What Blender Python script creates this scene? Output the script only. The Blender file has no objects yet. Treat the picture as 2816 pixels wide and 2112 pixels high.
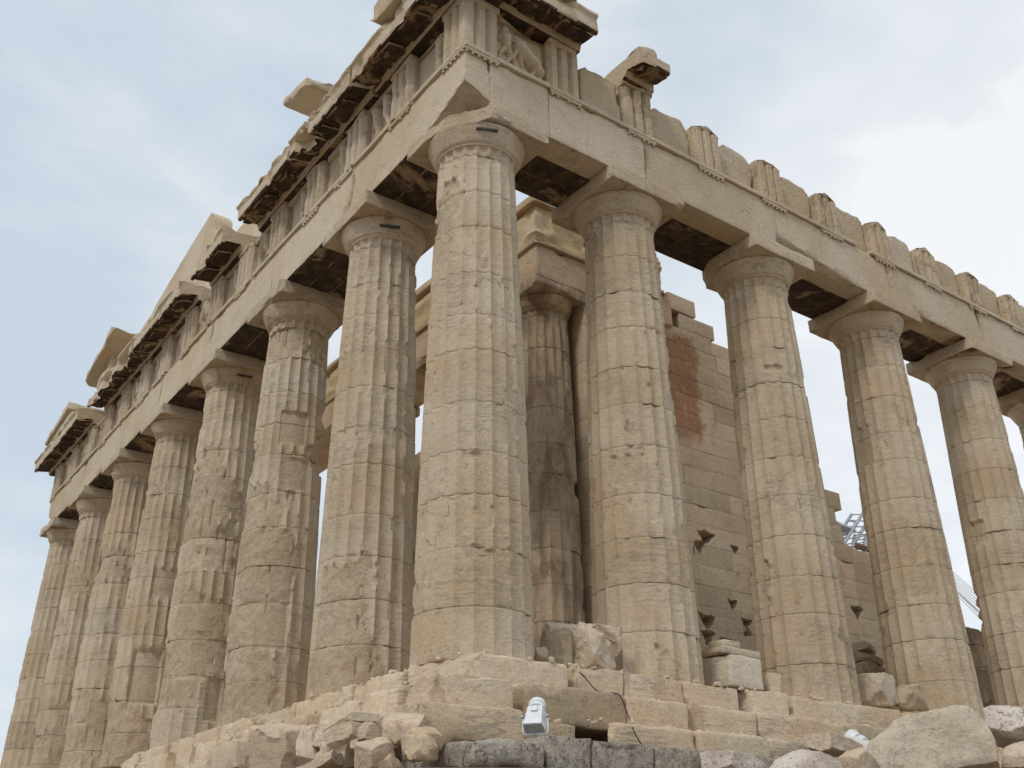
import bpy, bmesh, math
import numpy as np
from mathutils import Matrix, Vector

S = bpy.context.scene
COL = S.collection
R = math.radians

# ------------------------------------------------------------------ camera, sky, sun, exposure
CAM = (-8.8747, -13.2820, -2.9179); YAW, PIT, ROLL, FPX = 0.940888, 0.459652, -0.010205, 2792.157
fw = Vector((math.cos(PIT)*math.cos(YAW), math.cos(PIT)*math.sin(YAW), math.sin(PIT)))
rt = Vector((math.sin(YAW), -math.cos(YAW), 0)); up = rt.cross(fw)
r2 = math.cos(ROLL)*rt + math.sin(ROLL)*up; u2 = -math.sin(ROLL)*rt + math.cos(ROLL)*up
cd = bpy.data.cameras.new("camera"); co = bpy.data.objects.new("camera", cd); COL.objects.link(co)
cd.sensor_fit = 'HORIZONTAL'; cd.sensor_width = 36; cd.lens = 36*FPX/2816
cd.clip_start = 0.1; cd.clip_end = 5000
m = Matrix((r2, u2, -fw)).transposed().to_4x4(); m.translation = Vector(CAM); co.matrix_world = m
S.camera = co

SUN_EL, SUN_AZ = R(48), R(-159)      # direction the light comes from (azimuth from +x)
sd = Vector((math.cos(SUN_EL)*math.cos(SUN_AZ), math.cos(SUN_EL)*math.sin(SUN_AZ), math.sin(SUN_EL)))
sl = bpy.data.lights.new("sun", 'SUN'); sl.energy = 1.35; sl.angle = R(11); sl.color = (1, .95, .86)
so = bpy.data.objects.new("sun", sl); COL.objects.link(so); so.rotation_euler = sd.to_track_quat('Z', 'Y').to_euler()
so.location = (-20, -30, 40)

w = bpy.data.worlds.new("World"); S.world = w; w.use_nodes = True
nt = w.node_tree; nt.nodes.clear()
def wn(t, **k):
    n = nt.nodes.new(t)
    for a, b in k.items():
        if a.startswith('_'): n.inputs[a[1:].replace('_', ' ')].default_value = b
        else: setattr(n, a, b)
    return n
sky = wn('ShaderNodeTexSky', sky_type='NISHITA', sun_disc=False, sun_elevation=SUN_EL, sun_rotation=math.pi/2-SUN_AZ)
bg1 = wn('ShaderNodeBackground', _Strength=0.10); nt.links.new(sky.outputs[0], bg1.inputs[0])
tc = wn('ShaderNodeTexCoord')
mp = wn('ShaderNodeMapping'); mp.inputs['Scale'].default_value = (1, 1, 2.0); nt.links.new(tc.outputs['Generated'], mp.inputs[0])
n1 = wn('ShaderNodeTexNoise', _Scale=3.1, _Detail=6.0, _Roughness=0.5, _Distortion=0.3); nt.links.new(mp.outputs[0], n1.inputs['Vector'])
n2 = wn('ShaderNodeTexNoise', _Scale=8.0, _Detail=5.0, _Roughness=0.55, _Distortion=0.4); nt.links.new(mp.outputs[0], n2.inputs['Vector'])
# bank of brighter cloud low towards the east-south-east
vd = wn('ShaderNodeVectorMath', operation='DOT_PRODUCT'); nt.links.new(tc.outputs['Generated'], vd.inputs[0])
vd.inputs[1].default_value = Vector((0.94, 0.22, 0.30)).normalized()
mr = wn('ShaderNodeMapRange'); mr.interpolation_type = 'SMOOTHSTEP'
for k, v in ((1, .70), (2, 1.0), (3, -.05), (4, .34)): mr.inputs[k].default_value = v
nt.links.new(vd.outputs['Value'], mr.inputs[0])
a1 = wn('ShaderNodeMath', operation='MULTIPLY_ADD'); nt.links.new(n2.outputs[0], a1.inputs[0]); a1.inputs[1].default_value = .35
nt.links.new(n1.outputs[0], a1.inputs[2])
a2 = wn('ShaderNodeMath', operation='ADD'); nt.links.new(a1.outputs[0], a2.inputs[0]); nt.links.new(mr.outputs[0], a2.inputs[1])
cr = wn('ShaderNodeValToRGB'); e = cr.color_ramp.elements
e[0].position = .52; e[0].color = (.62, .705, .80, 1); e[1].position = .98; e[1].color = (.97, .985, 1.0, 1)
for p, c in ((.60, (.67, .745, .825, 1)), (.70, (.755, .815, .87, 1)), (.80, (.82, .865, .905, 1)), (.90, (.87, .905, .94, 1))):
    q = e.new(p); q.color = c
nt.links.new(a2.outputs[0], cr.inputs[0])
bg2 = wn('ShaderNodeBackground', _Strength=1.06); nt.links.new(cr.outputs[0], bg2.inputs[0])
mx = wn('ShaderNodeMixShader'); mx.inputs[0].default_value = .86
nt.links.new(bg1.outputs[0], mx.inputs[1]); nt.links.new(bg2.outputs[0], mx.inputs[2])
ow = wn('ShaderNodeOutputWorld'); nt.links.new(mx.outputs[0], ow.inputs[0])
S.view_settings.view_transform = 'Standard'; S.view_settings.look = 'None'
S.view_settings.exposure = 0.0; S.view_settings.gamma = 1.0
try:
    S.cycles.use_denoising = True; S.cycles.denoiser = 'OPENIMAGEDENOISE'
    S.cycles.max_bounces = 6; S.cycles.diffuse_bounces = 4
except Exception: pass

# ------------------------------------------------------------------ noise
def _h(ix, iy, iz, s):
    h = (ix.astype(np.uint32)*np.uint32(374761393) + iy.astype(np.uint32)*np.uint32(668265263)
         + iz.astype(np.uint32)*np.uint32(2246822519) + np.uint32((s*3266489917) & 0xffffffff))
    h = (h ^ (h >> np.uint32(13)))*np.uint32(1274126177)
    h = (h ^ (h >> np.uint32(16)))*np.uint32(2246822519)
    return ((h ^ (h >> np.uint32(15))) & np.uint32(0xffff)).astype(np.float32)/32767.5 - 1
def vnoise(P, s=0):
    P = np.asarray(P, np.float64); i = np.floor(P).astype(np.int64); f = (P-i).astype(np.float32); u = f*f*f*(f*(f*6-15)+10)
    i = i & 0xffffff
    r = 0
    for a in (0, 1):
        wx = u[:, 0] if a else 1-u[:, 0]
        for b in (0, 1):
            wy = u[:, 1] if b else 1-u[:, 1]
            for c in (0, 1):
                wz = u[:, 2] if c else 1-u[:, 2]
                r = r + _h(i[:, 0]+a, i[:, 1]+b, i[:, 2]+c, s)*wx*wy*wz
    return r
def fbm(P, sc=1., o=3, s=0, g=.5):
    P = np.asarray(P, float)*sc; t = 0; a = 1; n = 0
    for k in range(o):
        t = t + a*vnoise(P*2**k + 17.3*k, s+k*7); n += a; a *= g
    return t/n*1.5
def sstep(a, b, x):
    t = np.clip((x-a)/(b-a), 0, 1); return t*t*(3-2*t)

# ------------------------------------------------------------------ mesh linking and bookkeeping
def setp(o, label, cat, group=None, kind='thing'):
    o['label'] = label; o['category'] = cat; o['kind'] = kind
    if group: o['group'] = group
    return o
def thing(name, label, cat, base, group=None):
    o = bpy.data.objects.new(name, None); COL.objects.link(o); o.location = base; o.empty_display_size = .2
    return setp(o, label, cat, group)
def base_of(o):
    b = np.zeros(3)
    while o is not None: b = b + np.array(o.location); o = o.parent
    return b
def mesh(name, V, F, mat, parent=None, base=None, chip=None, mat2=None, sel2=None, angle=40, flip=True):
    """V world coordinates; F = (n,4)/(n,3) int array or list of such arrays / ngon tuples"""
    V = np.asarray(V, np.float64)
    if isinstance(F, np.ndarray): F = [F]
    loops = []; sizes = []; vol = 0.
    c = V.mean(0)
    for f in F:
        if isinstance(f, np.ndarray):
            loops.append(f.ravel()); sizes.append(np.full(len(f), f.shape[1]))
            A = V-c
            for k in range(1, f.shape[1]-1):
                vol += np.einsum('ij,ij->i', A[f[:, 0]], np.cross(A[f[:, k]], A[f[:, k+1]])).sum()
        else:
            f = np.array(f); loops.append(f); sizes.append(np.array([len(f)])); A = V[f]-c
            for k in range(1, len(f)-1): vol += A[0].dot(np.cross(A[k], A[k+1]))
    L = np.concatenate(loops).astype(np.int32); Z = np.concatenate(sizes).astype(np.int32)
    st = np.concatenate(([0], np.cumsum(Z)[:-1])).astype(np.int32)
    if flip and vol < 0:
        en = st+Z-1
        pos = np.arange(len(L)); idx = np.repeat(st+en, Z)-pos; L = L[idx]
    b = np.zeros(3)
    if parent is not None: b = base_of(parent)
    elif base is not None: b = np.array(base, float)
    me = bpy.data.meshes.new(name)
    me.vertices.add(len(V)); me.vertices.foreach_set('co', (V-b).astype(np.float32).ravel())
    me.loops.add(len(L)); me.loops.foreach_set('vertex_index', L)
    me.polygons.add(len(Z)); me.polygons.foreach_set('loop_start', st)
    me.update(calc_edges=True); me.validate()
    if chip is not None:
        at = me.attributes.new('chip', 'FLOAT', 'POINT'); at.data.foreach_set('value', np.asarray(chip, np.float32))
    me.materials.append(mat)
    if mat2 is not None:
        me.materials.append(mat2)
        nn = np.empty(len(me.polygons)*3, np.float32); me.polygons.foreach_get('normal', nn); nn = nn.reshape(-1, 3)
        cc = np.empty(len(me.polygons)*3, np.float32); me.polygons.foreach_get('center', cc); cc = cc.reshape(-1, 3)+b
        me.polygons.foreach_set('material_index', sel2(nn, cc).astype(np.int32))
    me.polygons.foreach_set('use_smooth', np.ones(len(me.polygons), bool))
    try: me.set_sharp_from_angle(angle=R(angle))
    except Exception: pass
    o = bpy.data.objects.new(name, me); COL.objects.link(o)
    if parent is not None: o.parent = parent
    else: o.location = b
    return o
down = lambda n, c: n[:, 2] < -.6

# ------------------------------------------------------------------ materials (all procedural, world-position noise)
class NT:
    def __init__(s, name):
        s.m = bpy.data.materials.new(name); s.m.use_nodes = True; s.t = s.m.node_tree; s.t.nodes.clear()
    def n(s, t, ins=(), **k):
        d = s.t.nodes.new(t)
        for a, b in k.items(): setattr(d, a, b)
        for a, b in dict(ins).items():
            if hasattr(b, 'is_output'): s.t.links.new(b, d.inputs[a])
            else: d.inputs[a].default_value = b
        return d
    def math(s, op, a, b=0., c=None, clamp=False):
        d = {0: a, 1: b}
        if c is not None: d[2] = c
        x = s.n('ShaderNodeMath', d, operation=op); x.use_clamp = clamp; return x.outputs[0]
    def noise(s, vec, sc, det=4., rough=.55, dist=0.):
        return s.n('ShaderNodeTexNoise', {'Vector': vec, 'Scale': sc, 'Detail': det, 'Roughness': rough, 'Distortion': dist}).outputs[0]
    def scale(s, vec, xyz, off=(0, 0, 0)):
        return s.n('ShaderNodeMapping', {0: vec, 'Scale': xyz, 'Location': off}).outputs[0]
    def ramp(s, x, a, b, lo=0., hi=1.):
        return s.n('ShaderNodeMapRange', {0: x, 1: a, 2: b, 3: lo, 4: hi}, interpolation_type='SMOOTHSTEP').outputs[0]
    def mix(s, f, a, b, mode='MIX'):
        d = s.n('ShaderNodeMix', {}, data_type='RGBA', blend_type=mode)
        for i, v in ((0, f), (6, a), (7, b)):
            if hasattr(v, 'is_output'): s.t.links.new(v, d.inputs[i])
            else: d.inputs[i].default_value = v if i == 0 else (*v, 1)
        return d.outputs[2]

ALB = 1.02      # overall reflectance of the old, grimy stone
def stone(name, warm=(.50, .405, .275), pale=(.575, .515, .42), grey=(.40, .365, .30), vein=.55, dirt=.5, crust=0., crust_sc=(1.2, 1.2, 1.2),
          crust_col=(.040, .031, .023), brown=0., rust=0., rust_box=None, bump=1., pit=.35, lichen=0., rough=.85, chipc=(.58, .49, .365)):
    N = NT(name); P = N.n('ShaderNodeNewGeometry').outputs['Position']
    rnd = N.n('ShaderNodeObjectInfo').outputs['Random']
    big = N.noise(P, .55, 3, .5); mid = N.noise(N.scale(P, (1, 1, .8), (7, 3, 1)), 1.7, 5, .6, .4)
    c = N.mix(N.ramp(big, .36, .64), warm, pale)
    c = N.mix(N.math('MULTIPLY', N.ramp(mid, .52, .74), .55), c, grey)
    # ochre patina
    och = N.noise(N.scale(P, (1, 1, .6), (3, 9, 4)), 1.1, 5, .65, .8)
    c = N.mix(N.math('MULTIPLY', N.ramp(och, .54, .72), .42), c, (warm[0]*.93, warm[1]*.84, warm[2]*.74))
    # bedding veins: thin grey streaks lying nearly level
    vv = N.noise(N.scale(P, (.55, .55, 5.2), (1, 2, 3)), 1.5, 6, .62, 1.1)
    line = N.math('SUBTRACT', 1., N.math('MULTIPLY', N.math('ABSOLUTE', N.math('SUBTRACT', vv, .5)), 26.), clamp=True)
    msk = N.ramp(N.noise(N.scale(P, (1, 1, 1), (5, 5, 5)), .9, 2), .46, .62)
    c = N.mix(N.math('MULTIPLY', N.math('MULTIPLY', line, msk), vein), c, (.25, .24, .215))
    soft = N.noise(N.scale(P, (.5, .5, 7), (4, 1, 8)), 1.3, 5, .6, .6)
    c = N.mix(N.math('MULTIPLY', N.ramp(soft, .52, .72), .35*vein), c, (.36, .33, .28))
    # rain streaks and blotches of dirt
    dr = N.noise(N.scale(P, (3.2, 3.2, .38), (2, 8, 1)), 1.6, 5, .65, .3)
    c = N.mix(N.math('MULTIPLY', N.ramp(dr, .56, .76), .45*dirt), c, (.24, .19, .135))
    bl = N.noise(N.scale(P, (1, 1, 1), (9, 9, 2)), 3.4, 6, .7, .5)
    c = N.mix(N.math('MULTIPLY', N.ramp(bl, .59, .70), .42*dirt), c, (.22, .185, .14))
    # fine cracks
    wp = N.n('ShaderNodeVectorMath', {0: P, 1: N.n('ShaderNodeVectorMath', {0: N.n('ShaderNodeTexNoise', {'Vector': P, 'Scale': 2.2, 'Detail': 4.}).outputs['Color'], 1: (.5, .5, .5)}, operation='SCALE').outputs[0]}, operation='ADD')
    sc_n = [x for x in N.t.nodes if x.bl_idname == 'ShaderNodeVectorMath' and x.operation == 'SCALE'][-1]; sc_n.inputs['Scale'].default_value = .45
    vo = N.n('ShaderNodeTexVoronoi', {'Vector': wp.outputs[0], 'Scale': 1.5}, feature='DISTANCE_TO_EDGE').outputs['Distance']
    ck = N.math('MULTIPLY', N.ramp(vo, .008, .0), N.ramp(N.noise(P, .8, 3, .5), .56, .63))
    c = N.mix(N.math('MULTIPLY', ck, .45), c, (.15, .125, .095))
    # pits
    pt = N.noise(P, 24., 4, .7); c = N.mix(N.math('MULTIPLY', N.ramp(pt, .58, .72), pit), c, (.20, .17, .13))
    fg = N.noise(N.scale(P, (3, 3, 9), (1, 1, 1)), 3.2, 7, .78, .6); c = N.mix(1., c, N.mix(N.ramp(fg, .30, .70), (.87, .865, .85), (1.10, 1.10, 1.09)), 'MULTIPLY')
    gr = N.noise(P, 75., 3, .7); c = N.mix(.22, c, N.mix(N.ramp(gr, .3, .7), (.60, .60, .60), (1.25, 1.25, 1.25)), 'MULTIPLY')
    # fresh breaks
    ch = N.n('ShaderNodeAttribute', attribute_name='chip').outputs['Fac']
    cn = N.noise(P, 5., 5, .7)
    c = N.mix(N.math('MULTIPLY', ch, N.ramp(cn, .30, .60, .1, .7)), c, N.mix(N.ramp(N.noise(P, 6.6, 5, .7), .42, .60), chipc, (warm[0]*.88, warm[1]*.83, warm[2]*.77)))
    if lichen:
        li = N.noise(N.scale(P, (1, 1, 1), (1, 7, 7)), 6., 7, .78, .3); c = N.mix(N.math('MULTIPLY', N.ramp(li, .46, .58), lichen), c, (.055, .052, .047))
    if brown:
        b1 = N.noise(N.scale(P, (1.6, 1.6, .55), (0, 4, 2)), 1.3, 5, .6, .5); c = N.mix(N.math('MULTIPLY', N.ramp(b1, .40, .60), brown), c, (.135, .095, .062))
        b2 = N.noise(N.scale(P, (1.5, 1.5, .7), (5, 2, 2)), 3.1, 6, .75, .6); c = N.mix(N.math('MULTIPLY', N.ramp(b2, .57, .63), brown*.7), c, (.42, .35, .25))
    if rust_box:
        lo, hi = rust_box; sp = N.n('ShaderNodeSeparateXYZ', {0: P}).outputs
        wob = N.math('MULTIPLY', N.math('SUBTRACT', N.noise(P, 2.2, 6, .7), .5), 1.0)
        f = 1.
        for ax in (0, 2):
            v = N.math('ADD', sp[ax], wob); f = N.math('MULTIPLY', f, N.math('MULTIPLY', N.ramp(v, lo[ax]-.3, lo[ax]+.3), N.ramp(v, hi[ax]+.15, hi[ax]-.15)))
        f = N.math('MULTIPLY', f, N.ramp(N.noise(N.scale(P, (1, 1, .5)), 4., 6, .75), .24, .50)); c = N.mix(N.math('MULTIPLY', f, .78), c, (.29, .125, .055)); isl = N.n('ShaderNodeNewGeometry').outputs['Random Per Island']; c = N.mix(1., c, N.n('ShaderNodeCombineColor', {0: N.ramp(isl, 0, 1, .86, 1.10), 1: N.ramp(isl, 0, 1, .86, 1.09), 2: N.ramp(isl, 0, 1, .84, 1.09)}).outputs[0], 'MULTIPLY')
    if rust:
        rn = N.noise(N.scale(P, (1.2, 1.2, .5), (8, 1, 6)), 1.8, 5, .65, .5); c = N.mix(N.math('MULTIPLY', N.ramp(rn, .58, .68), rust), c, (.36, .20, .10))
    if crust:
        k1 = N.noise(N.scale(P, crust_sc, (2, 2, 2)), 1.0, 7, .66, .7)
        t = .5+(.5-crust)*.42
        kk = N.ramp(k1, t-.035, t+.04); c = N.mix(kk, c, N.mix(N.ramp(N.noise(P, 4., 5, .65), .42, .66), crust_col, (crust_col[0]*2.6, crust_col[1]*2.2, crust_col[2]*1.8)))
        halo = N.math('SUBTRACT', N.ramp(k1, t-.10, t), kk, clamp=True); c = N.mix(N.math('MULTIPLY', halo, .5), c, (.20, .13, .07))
    # each block of the quarry its own shade
    c = N.mix(1., c, N.n('ShaderNodeCombineColor', {0: N.ramp(rnd, 0, 1, .945, 1.035), 1: N.ramp(rnd, 0, 1, .945, 1.035), 2: N.ramp(rnd, 0, 1, .93, 1.04)}).outputs[0], 'MULTIPLY')
    h = N.math('ADD', N.math('MULTIPLY', N.noise(P, 9., 6, .68), .9), N.math('MULTIPLY', N.noise(P, 38., 4, .7), .28))
    h = N.math('SUBTRACT', h, N.math('MULTIPLY', ck, .5)); h = N.math('SUBTRACT', h, N.math('MULTIPLY', N.ramp(pt, .58, .72), .25))
    h = N.math('ADD', h, N.math('MULTIPLY', N.math('MULTIPLY', ch, N.noise(P, 14., 5, .75)), 1.6))
    bp = N.n('ShaderNodeBump', {'Strength': .75*bump, 'Distance': .05, 'Height': h})
    c = N.mix(1., c, (ALB*1.045, ALB*.99, ALB*.955), 'MULTIPLY')
    b = N.n('ShaderNodeBsdfPrincipled', {'Base Color': c, 'Roughness': rough, 'Normal': bp.outputs[0]})
    b.inputs['Specular IOR Level'].default_value = .25
    o = N.n('ShaderNodeOutputMaterial', {0: b.outputs[0]})
    return N.m
def plain(name, col, rough=.5, metal=0., var=.12, sc=6.):
    N = NT(name); P = N.n('ShaderNodeNewGeometry').outputs['Position']
    c = N.mix(N.ramp(N.noise(P, sc, 5, .65), .35, .7), tuple(x*(1-var) for x in col), tuple(min(1, x*(1+var)) for x in col))
    b = N.n('ShaderNodeBsdfPrincipled', {'Base Color': c, 'Roughness': rough, 'Metallic': metal})
    N.n('ShaderNodeOutputMaterial', {0: b.outputs[0]}); return N.m

M = {}
M['marble'] = stone('weathered_marble', (.515, .42, .292), (.585, .51, .398), (.455, .395, .30), vein=.6, dirt=.78)
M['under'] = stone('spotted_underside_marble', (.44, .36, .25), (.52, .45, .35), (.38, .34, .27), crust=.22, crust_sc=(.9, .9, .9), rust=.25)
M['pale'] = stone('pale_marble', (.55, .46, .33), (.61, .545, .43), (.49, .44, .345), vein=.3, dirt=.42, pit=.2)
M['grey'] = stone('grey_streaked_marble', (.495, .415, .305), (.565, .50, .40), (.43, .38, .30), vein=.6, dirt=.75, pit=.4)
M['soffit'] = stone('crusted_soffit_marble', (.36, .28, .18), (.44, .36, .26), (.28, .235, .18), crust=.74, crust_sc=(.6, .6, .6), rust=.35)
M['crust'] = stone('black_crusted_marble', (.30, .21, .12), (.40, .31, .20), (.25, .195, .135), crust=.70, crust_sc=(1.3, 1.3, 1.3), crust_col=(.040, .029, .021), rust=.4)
M['poros'] = stone('pitted_poros_stone', (.53, .43, .295), (.585, .50, .37), (.47, .40, .30), vein=.1, dirt=.45, pit=.5, bump=1.5)
M['brown'] = stone('brown_patinated_marble', (.43, .35, .25), (.50, .42, .31), (.37, .315, .24), brown=.6, dirt=.6, rust=.3)
M['wall'] = stone('sandy_marble_wall', (.545, .45, .33), (.61, .53, .41), (.50, .44, .35), vein=.35, dirt=.35, rust=.35, rust_box=((7.6, 0, 7.5), (9.8, 0, 10.6)))
M['ruddy'] = stone('reddish_worn_marble', (.47, .335, .22), (.58, .49, .36), (.40, .33, .26), rust=.6, dirt=.5)
M['frieze'] = stone('yellowed_marble', (.54, .43, .25), (.60, .52, .36), (.42, .36, .25), vein=.2, dirt=.5)
M['step'] = stone('warm_step_marble', (.64, .515, .365), (.70, .61, .475), (.54, .465, .36), vein=.75, dirt=.35, rust=.22)
M['stepdark'] = stone('stained_step_marble', (.43, .345, .235), (.50, .42, .31), (.33, .28, .21), vein=.6, dirt=.9, rust=.3)
M['found'] = stone('grey_lichened_limestone', (.49, .445, .38), (.56, .52, .455), (.43, .40, .345), vein=.1, dirt=.8, lichen=.42, pit=.6, bump=2.)
M['rock'] = stone('broken_marble_rock', (.62, .51, .385), (.70, .61, .50), (.53, .465, .38), vein=.3, dirt=.4, chipc=(.66, .58, .47))
M['pink'] = stone('pinkish_white_rock', (.72, .635, .575), (.78, .72, .67), (.63, .575, .53), vein=.05, dirt=.2, pit=.5, bump=1.7)
M['boulder'] = stone('cream_boulder_marble', (.59, .52, .42), (.66, .61, .52), (.50, .475, .425), vein=.35, dirt=.6, rust=.2, lichen=.16)
M['new'] = stone('fresh_cut_marble', (.60, .54, .43), (.66, .61, .52), (.54, .50, .43), vein=.3, dirt=.12, pit=.1)
M['ground'] = stone('rocky_ground', (.29, .23, .16), (.34, .28, .21), (.24, .20, .16), vein=0, dirt=.6, pit=.7, bump=2.5)
M['lamp'] = plain('white_lamp_enamel', (.74, .75, .76), .38, 0, .05, 14.)
M['lampdark'] = plain('grey_lamp_metal', (.33, .34, .35), .45, .4)
M['glass'] = plain('lamp_glass', (.35, .38, .40), .08)
M['black'] = plain('black_rubber', (.018, .018, .019), .55)
M['steel'] = plain('grey_painted_steel', (.36, .38, .41), .45, .2)
M['rustbar'] = plain('rusty_steel', (.16, .09, .055), .8)
M['iron'] = plain('dark_iron_clamp', (.07, .068, .065), .7)
M['rope'] = plain('pale_wire', (.50, .53, .57), .5)
M['weed'] = plain('dry_weed', (.06, .055, .035), .9)

# ------------------------------------------------------------------ shapes
def _weld(V, F, dec=5):
    k = np.round(V, dec); _, first, inv = np.unique(k, axis=0, return_index=True, return_inverse=True)
    return V[first], inv.ravel()[F]
def lines(h, res, r):
    n = max(1, min(60, int(round(2*(h-r)/res))))
    return np.unique(np.round(np.concatenate(([-h, -h+.35*r], np.linspace(-h+r, h-r, n+1), [h-.35*r, h])), 6))
def boxgrid(size, res, r):
    L = [lines(s/2, res, min(r, s/2*.6)) for s in size]; Vs = []; Fs = []; off = 0
    for ax in range(3):
        a, b = (ax+1) % 3, (ax+2) % 3
        A, B = np.meshgrid(L[a], L[b], indexing='ij'); na, nb = A.shape
        ii = np.arange(na*nb).reshape(na, nb); q = np.stack([ii[:-1, :-1], ii[1:, :-1], ii[1:, 1:], ii[:-1, 1:]], -1).reshape(-1, 4)
        for sg in (-1, 1):
            V = np.empty((na*nb, 3)); V[:, a] = A.ravel(); V[:, b] = B.ravel(); V[:, ax] = sg*size[ax]/2
            Vs.append(V); Fs.append((q if sg > 0 else q[:, ::-1])+off); off += na*nb
    return _weld(np.concatenate(Vs), np.concatenate(Fs))
def carve(V, n, d, rough=.015, s=0, ns=5.):
    """cut away what lies beyond the plane n.v = d, leaving a rough break"""
    n = np.array(n, float); n /= np.linalg.norm(n); q = V@n-d; hit = q > 0
    if hit.any(): V[hit] -= np.outer(q[hit]+rough*(1+fbm(V[hit], ns, 3, s)), n)
    return hit
def block(size, res=.12, r=.015, amp=.006, ns=2.2, seed=0, chips=0, chip=(.06, .22), cuts=(), corners=0, ctr=(0, 0, 0), rot=None, wear=0., keep=None):
    """a stone block: rounded worn edges, knocked edges (scoops) and sheared corners"""
    g = np.random.default_rng(seed); size = np.array(size, float)
    V, F = boxgrid(size, res, max(r, .006)); h = size/2; ch = np.zeros(len(V))
    rr = np.minimum(r, h*.6); q = np.clip(V, -(h-rr), h-rr); d = V-q; L = np.linalg.norm(d/rr, axis=1)
    k = L > 1e-6; V[k] = q[k]+d[k]/L[k, None]
    if wear:
        # arrises worn back unevenly
        e = np.sort((h-np.abs(V)), axis=1); edge = np.exp(-e[:, 1]/.10); wn_ = np.clip(fbm(V+seed*3.1, 2.3, 4, seed)+.12, 0, 1)
        am = wear*wn_*edge; V -= np.sign(V)*am[:, None]*np.exp(-(h-np.abs(V))/.12); ch = np.maximum(ch, np.clip(am/.05, 0, 1)*.7)
    for i in range(chips):
        ax = g.integers(3); a, b = (ax+1) % 3, (ax+2) % 3; c = np.zeros(3)
        c[ax] = g.uniform(-1, 1)*h[ax]; c[a] = h[a]*g.choice((-1, 1)); c[b] = h[b]*g.choice((-1, 1))
        if keep is not None and not keep(c): continue
        dep = g.uniform(*chip); rad = dep*g.uniform(1.6, 3.5); o = np.array(c); o[a] += np.sign(c[a])*(rad-dep)*.7; o[b] += np.sign(c[b])*(rad-dep)*.7
        dv = V-o; dv[:, ax] *= g.uniform(.3, .8); l = np.linalg.norm(dv, axis=1); kk = (l < rad) & (l > 1e-6)
        V[kk] += dv[kk]/l[kk, None]*np.minimum((rad-l[kk])*(.92+.1*fbm(V[kk], 7, 2, seed+i)), .5)[:, None]; ch[kk] = 1
    for i in range(corners):
        n = g.choice((-1, 1), 3)*g.uniform(.4, 1., 3); n /= np.linalg.norm(n); d_ = np.abs(n)@h - g.uniform(*chip)*1.5
        ch[carve(V, n, d_, .012, seed+i)] = 1
    for n, d_ in cuts: ch[carve(V, n, d_, .02, seed+31)] = 1
    N3 = np.stack([fbm(V+seed, ns, 3, seed+j) for j in range(3)], 1); V += N3*amp*(1+1.5*ch[:, None])
    if rot is not None: V = V@np.array(rot).T
    return V+np.array(ctr), F, ch
def rotm(rx=0, ry=0, rz=0):
    a, b, c = R(rx), R(ry), R(rz)
    X = np.array([[1, 0, 0], [0, math.cos(a), -math.sin(a)], [0, math.sin(a), math.cos(a)]])
    Y = np.array([[math.cos(b), 0, math.sin(b)], [0, 1, 0], [-math.sin(b), 0, math.cos(b)]])
    Z = np.array([[math.cos(c), -math.sin(c), 0], [math.sin(c), math.cos(c), 0], [0, 0, 1]])
    return Z@Y@X
def lohi(lo, hi): lo = np.array(lo, float); hi = np.array(hi, float); return hi-lo, (lo+hi)/2
_ico = {}
def ico(n):
    if n not in _ico:
        b = bmesh.new(); bmesh.ops.create_icosphere(b, subdivisions=n, radius=1)
        _ico[n] = (np.array([v.co[:] for v in b.verts]), np.array([[v.index for v in f.verts] for f in b.faces])); b.free()
    return _ico[n]
def rock(size, seed, ctr, rot=None, planes=13, sub=5, amp=.02, boxy=.45):
    g = np.random.default_rng(seed); D, F = ico(sub)
    n = g.normal(size=(planes, 3)); n = np.concatenate([n, np.array([[1, 0, 0], [-1, 0, 0], [0, 1, 0], [0, -1, 0], [0, 0, 1], [0, 0, -1]])+g.normal(size=(6, 3))*.16])
    n /= np.linalg.norm(n, axis=1)[:, None]; hh = np.concatenate([g.uniform(.72, 1.08, planes), g.uniform(.62, .80, 6)/(boxy+.55)])
    q = np.clip(D@n.T, 1e-3, None); r = np.min(hh/q, axis=1); V = D*np.minimum(r, 1.5)[:, None]
    V = V*np.array(size)/2/np.array([np.abs(V[:, i]).max() for i in range(3)])
    V += np.stack([fbm(V+seed*1.7, 2.2, 4, seed+j) for j in range(3)], 1)*amp
    V += D*(fbm(V+seed, 9., 3, seed+9)*amp*.35)[:, None]
    ch = np.clip(fbm(V+seed, 2., 3, seed+3)+.2, 0, 1)
    if rot is not None: V = V@np.array(rot).T
    return V+np.array(ctr), F, ch
def sweep(prof, s, closed=True, res=.1):
    """closed profile (o,z) resampled, swept along s -> V (o,s,z) array, F list with end caps, ring size"""
    P = np.array(prof, float); pts = []
    for i in range(len(P)):
        a, b = P[i], P[(i+1) % len(P)]; n = max(1, int(math.ceil(np.linalg.norm(b-a)/res))); pts += [a+(b-a)*k/n for k in range(n)]
    pts = np.array(pts); n = len(pts); m_ = len(s)
    V = np.empty((m_, n, 3)); V[:, :, 0] = pts[None, :, 0]; V[:, :, 2] = pts[None, :, 1]; V[:, :, 1] = np.array(s)[:, None]
    i = np.arange(m_*n).reshape(m_, n); j = np.roll(i, -1, 1)
    Q = np.stack([i[:-1], j[:-1], j[1:], i[1:]], -1).reshape(-1, 4)
    return V.reshape(-1, 3), [Q, tuple(i[0][::-1]), tuple(i[-1])], n
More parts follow.
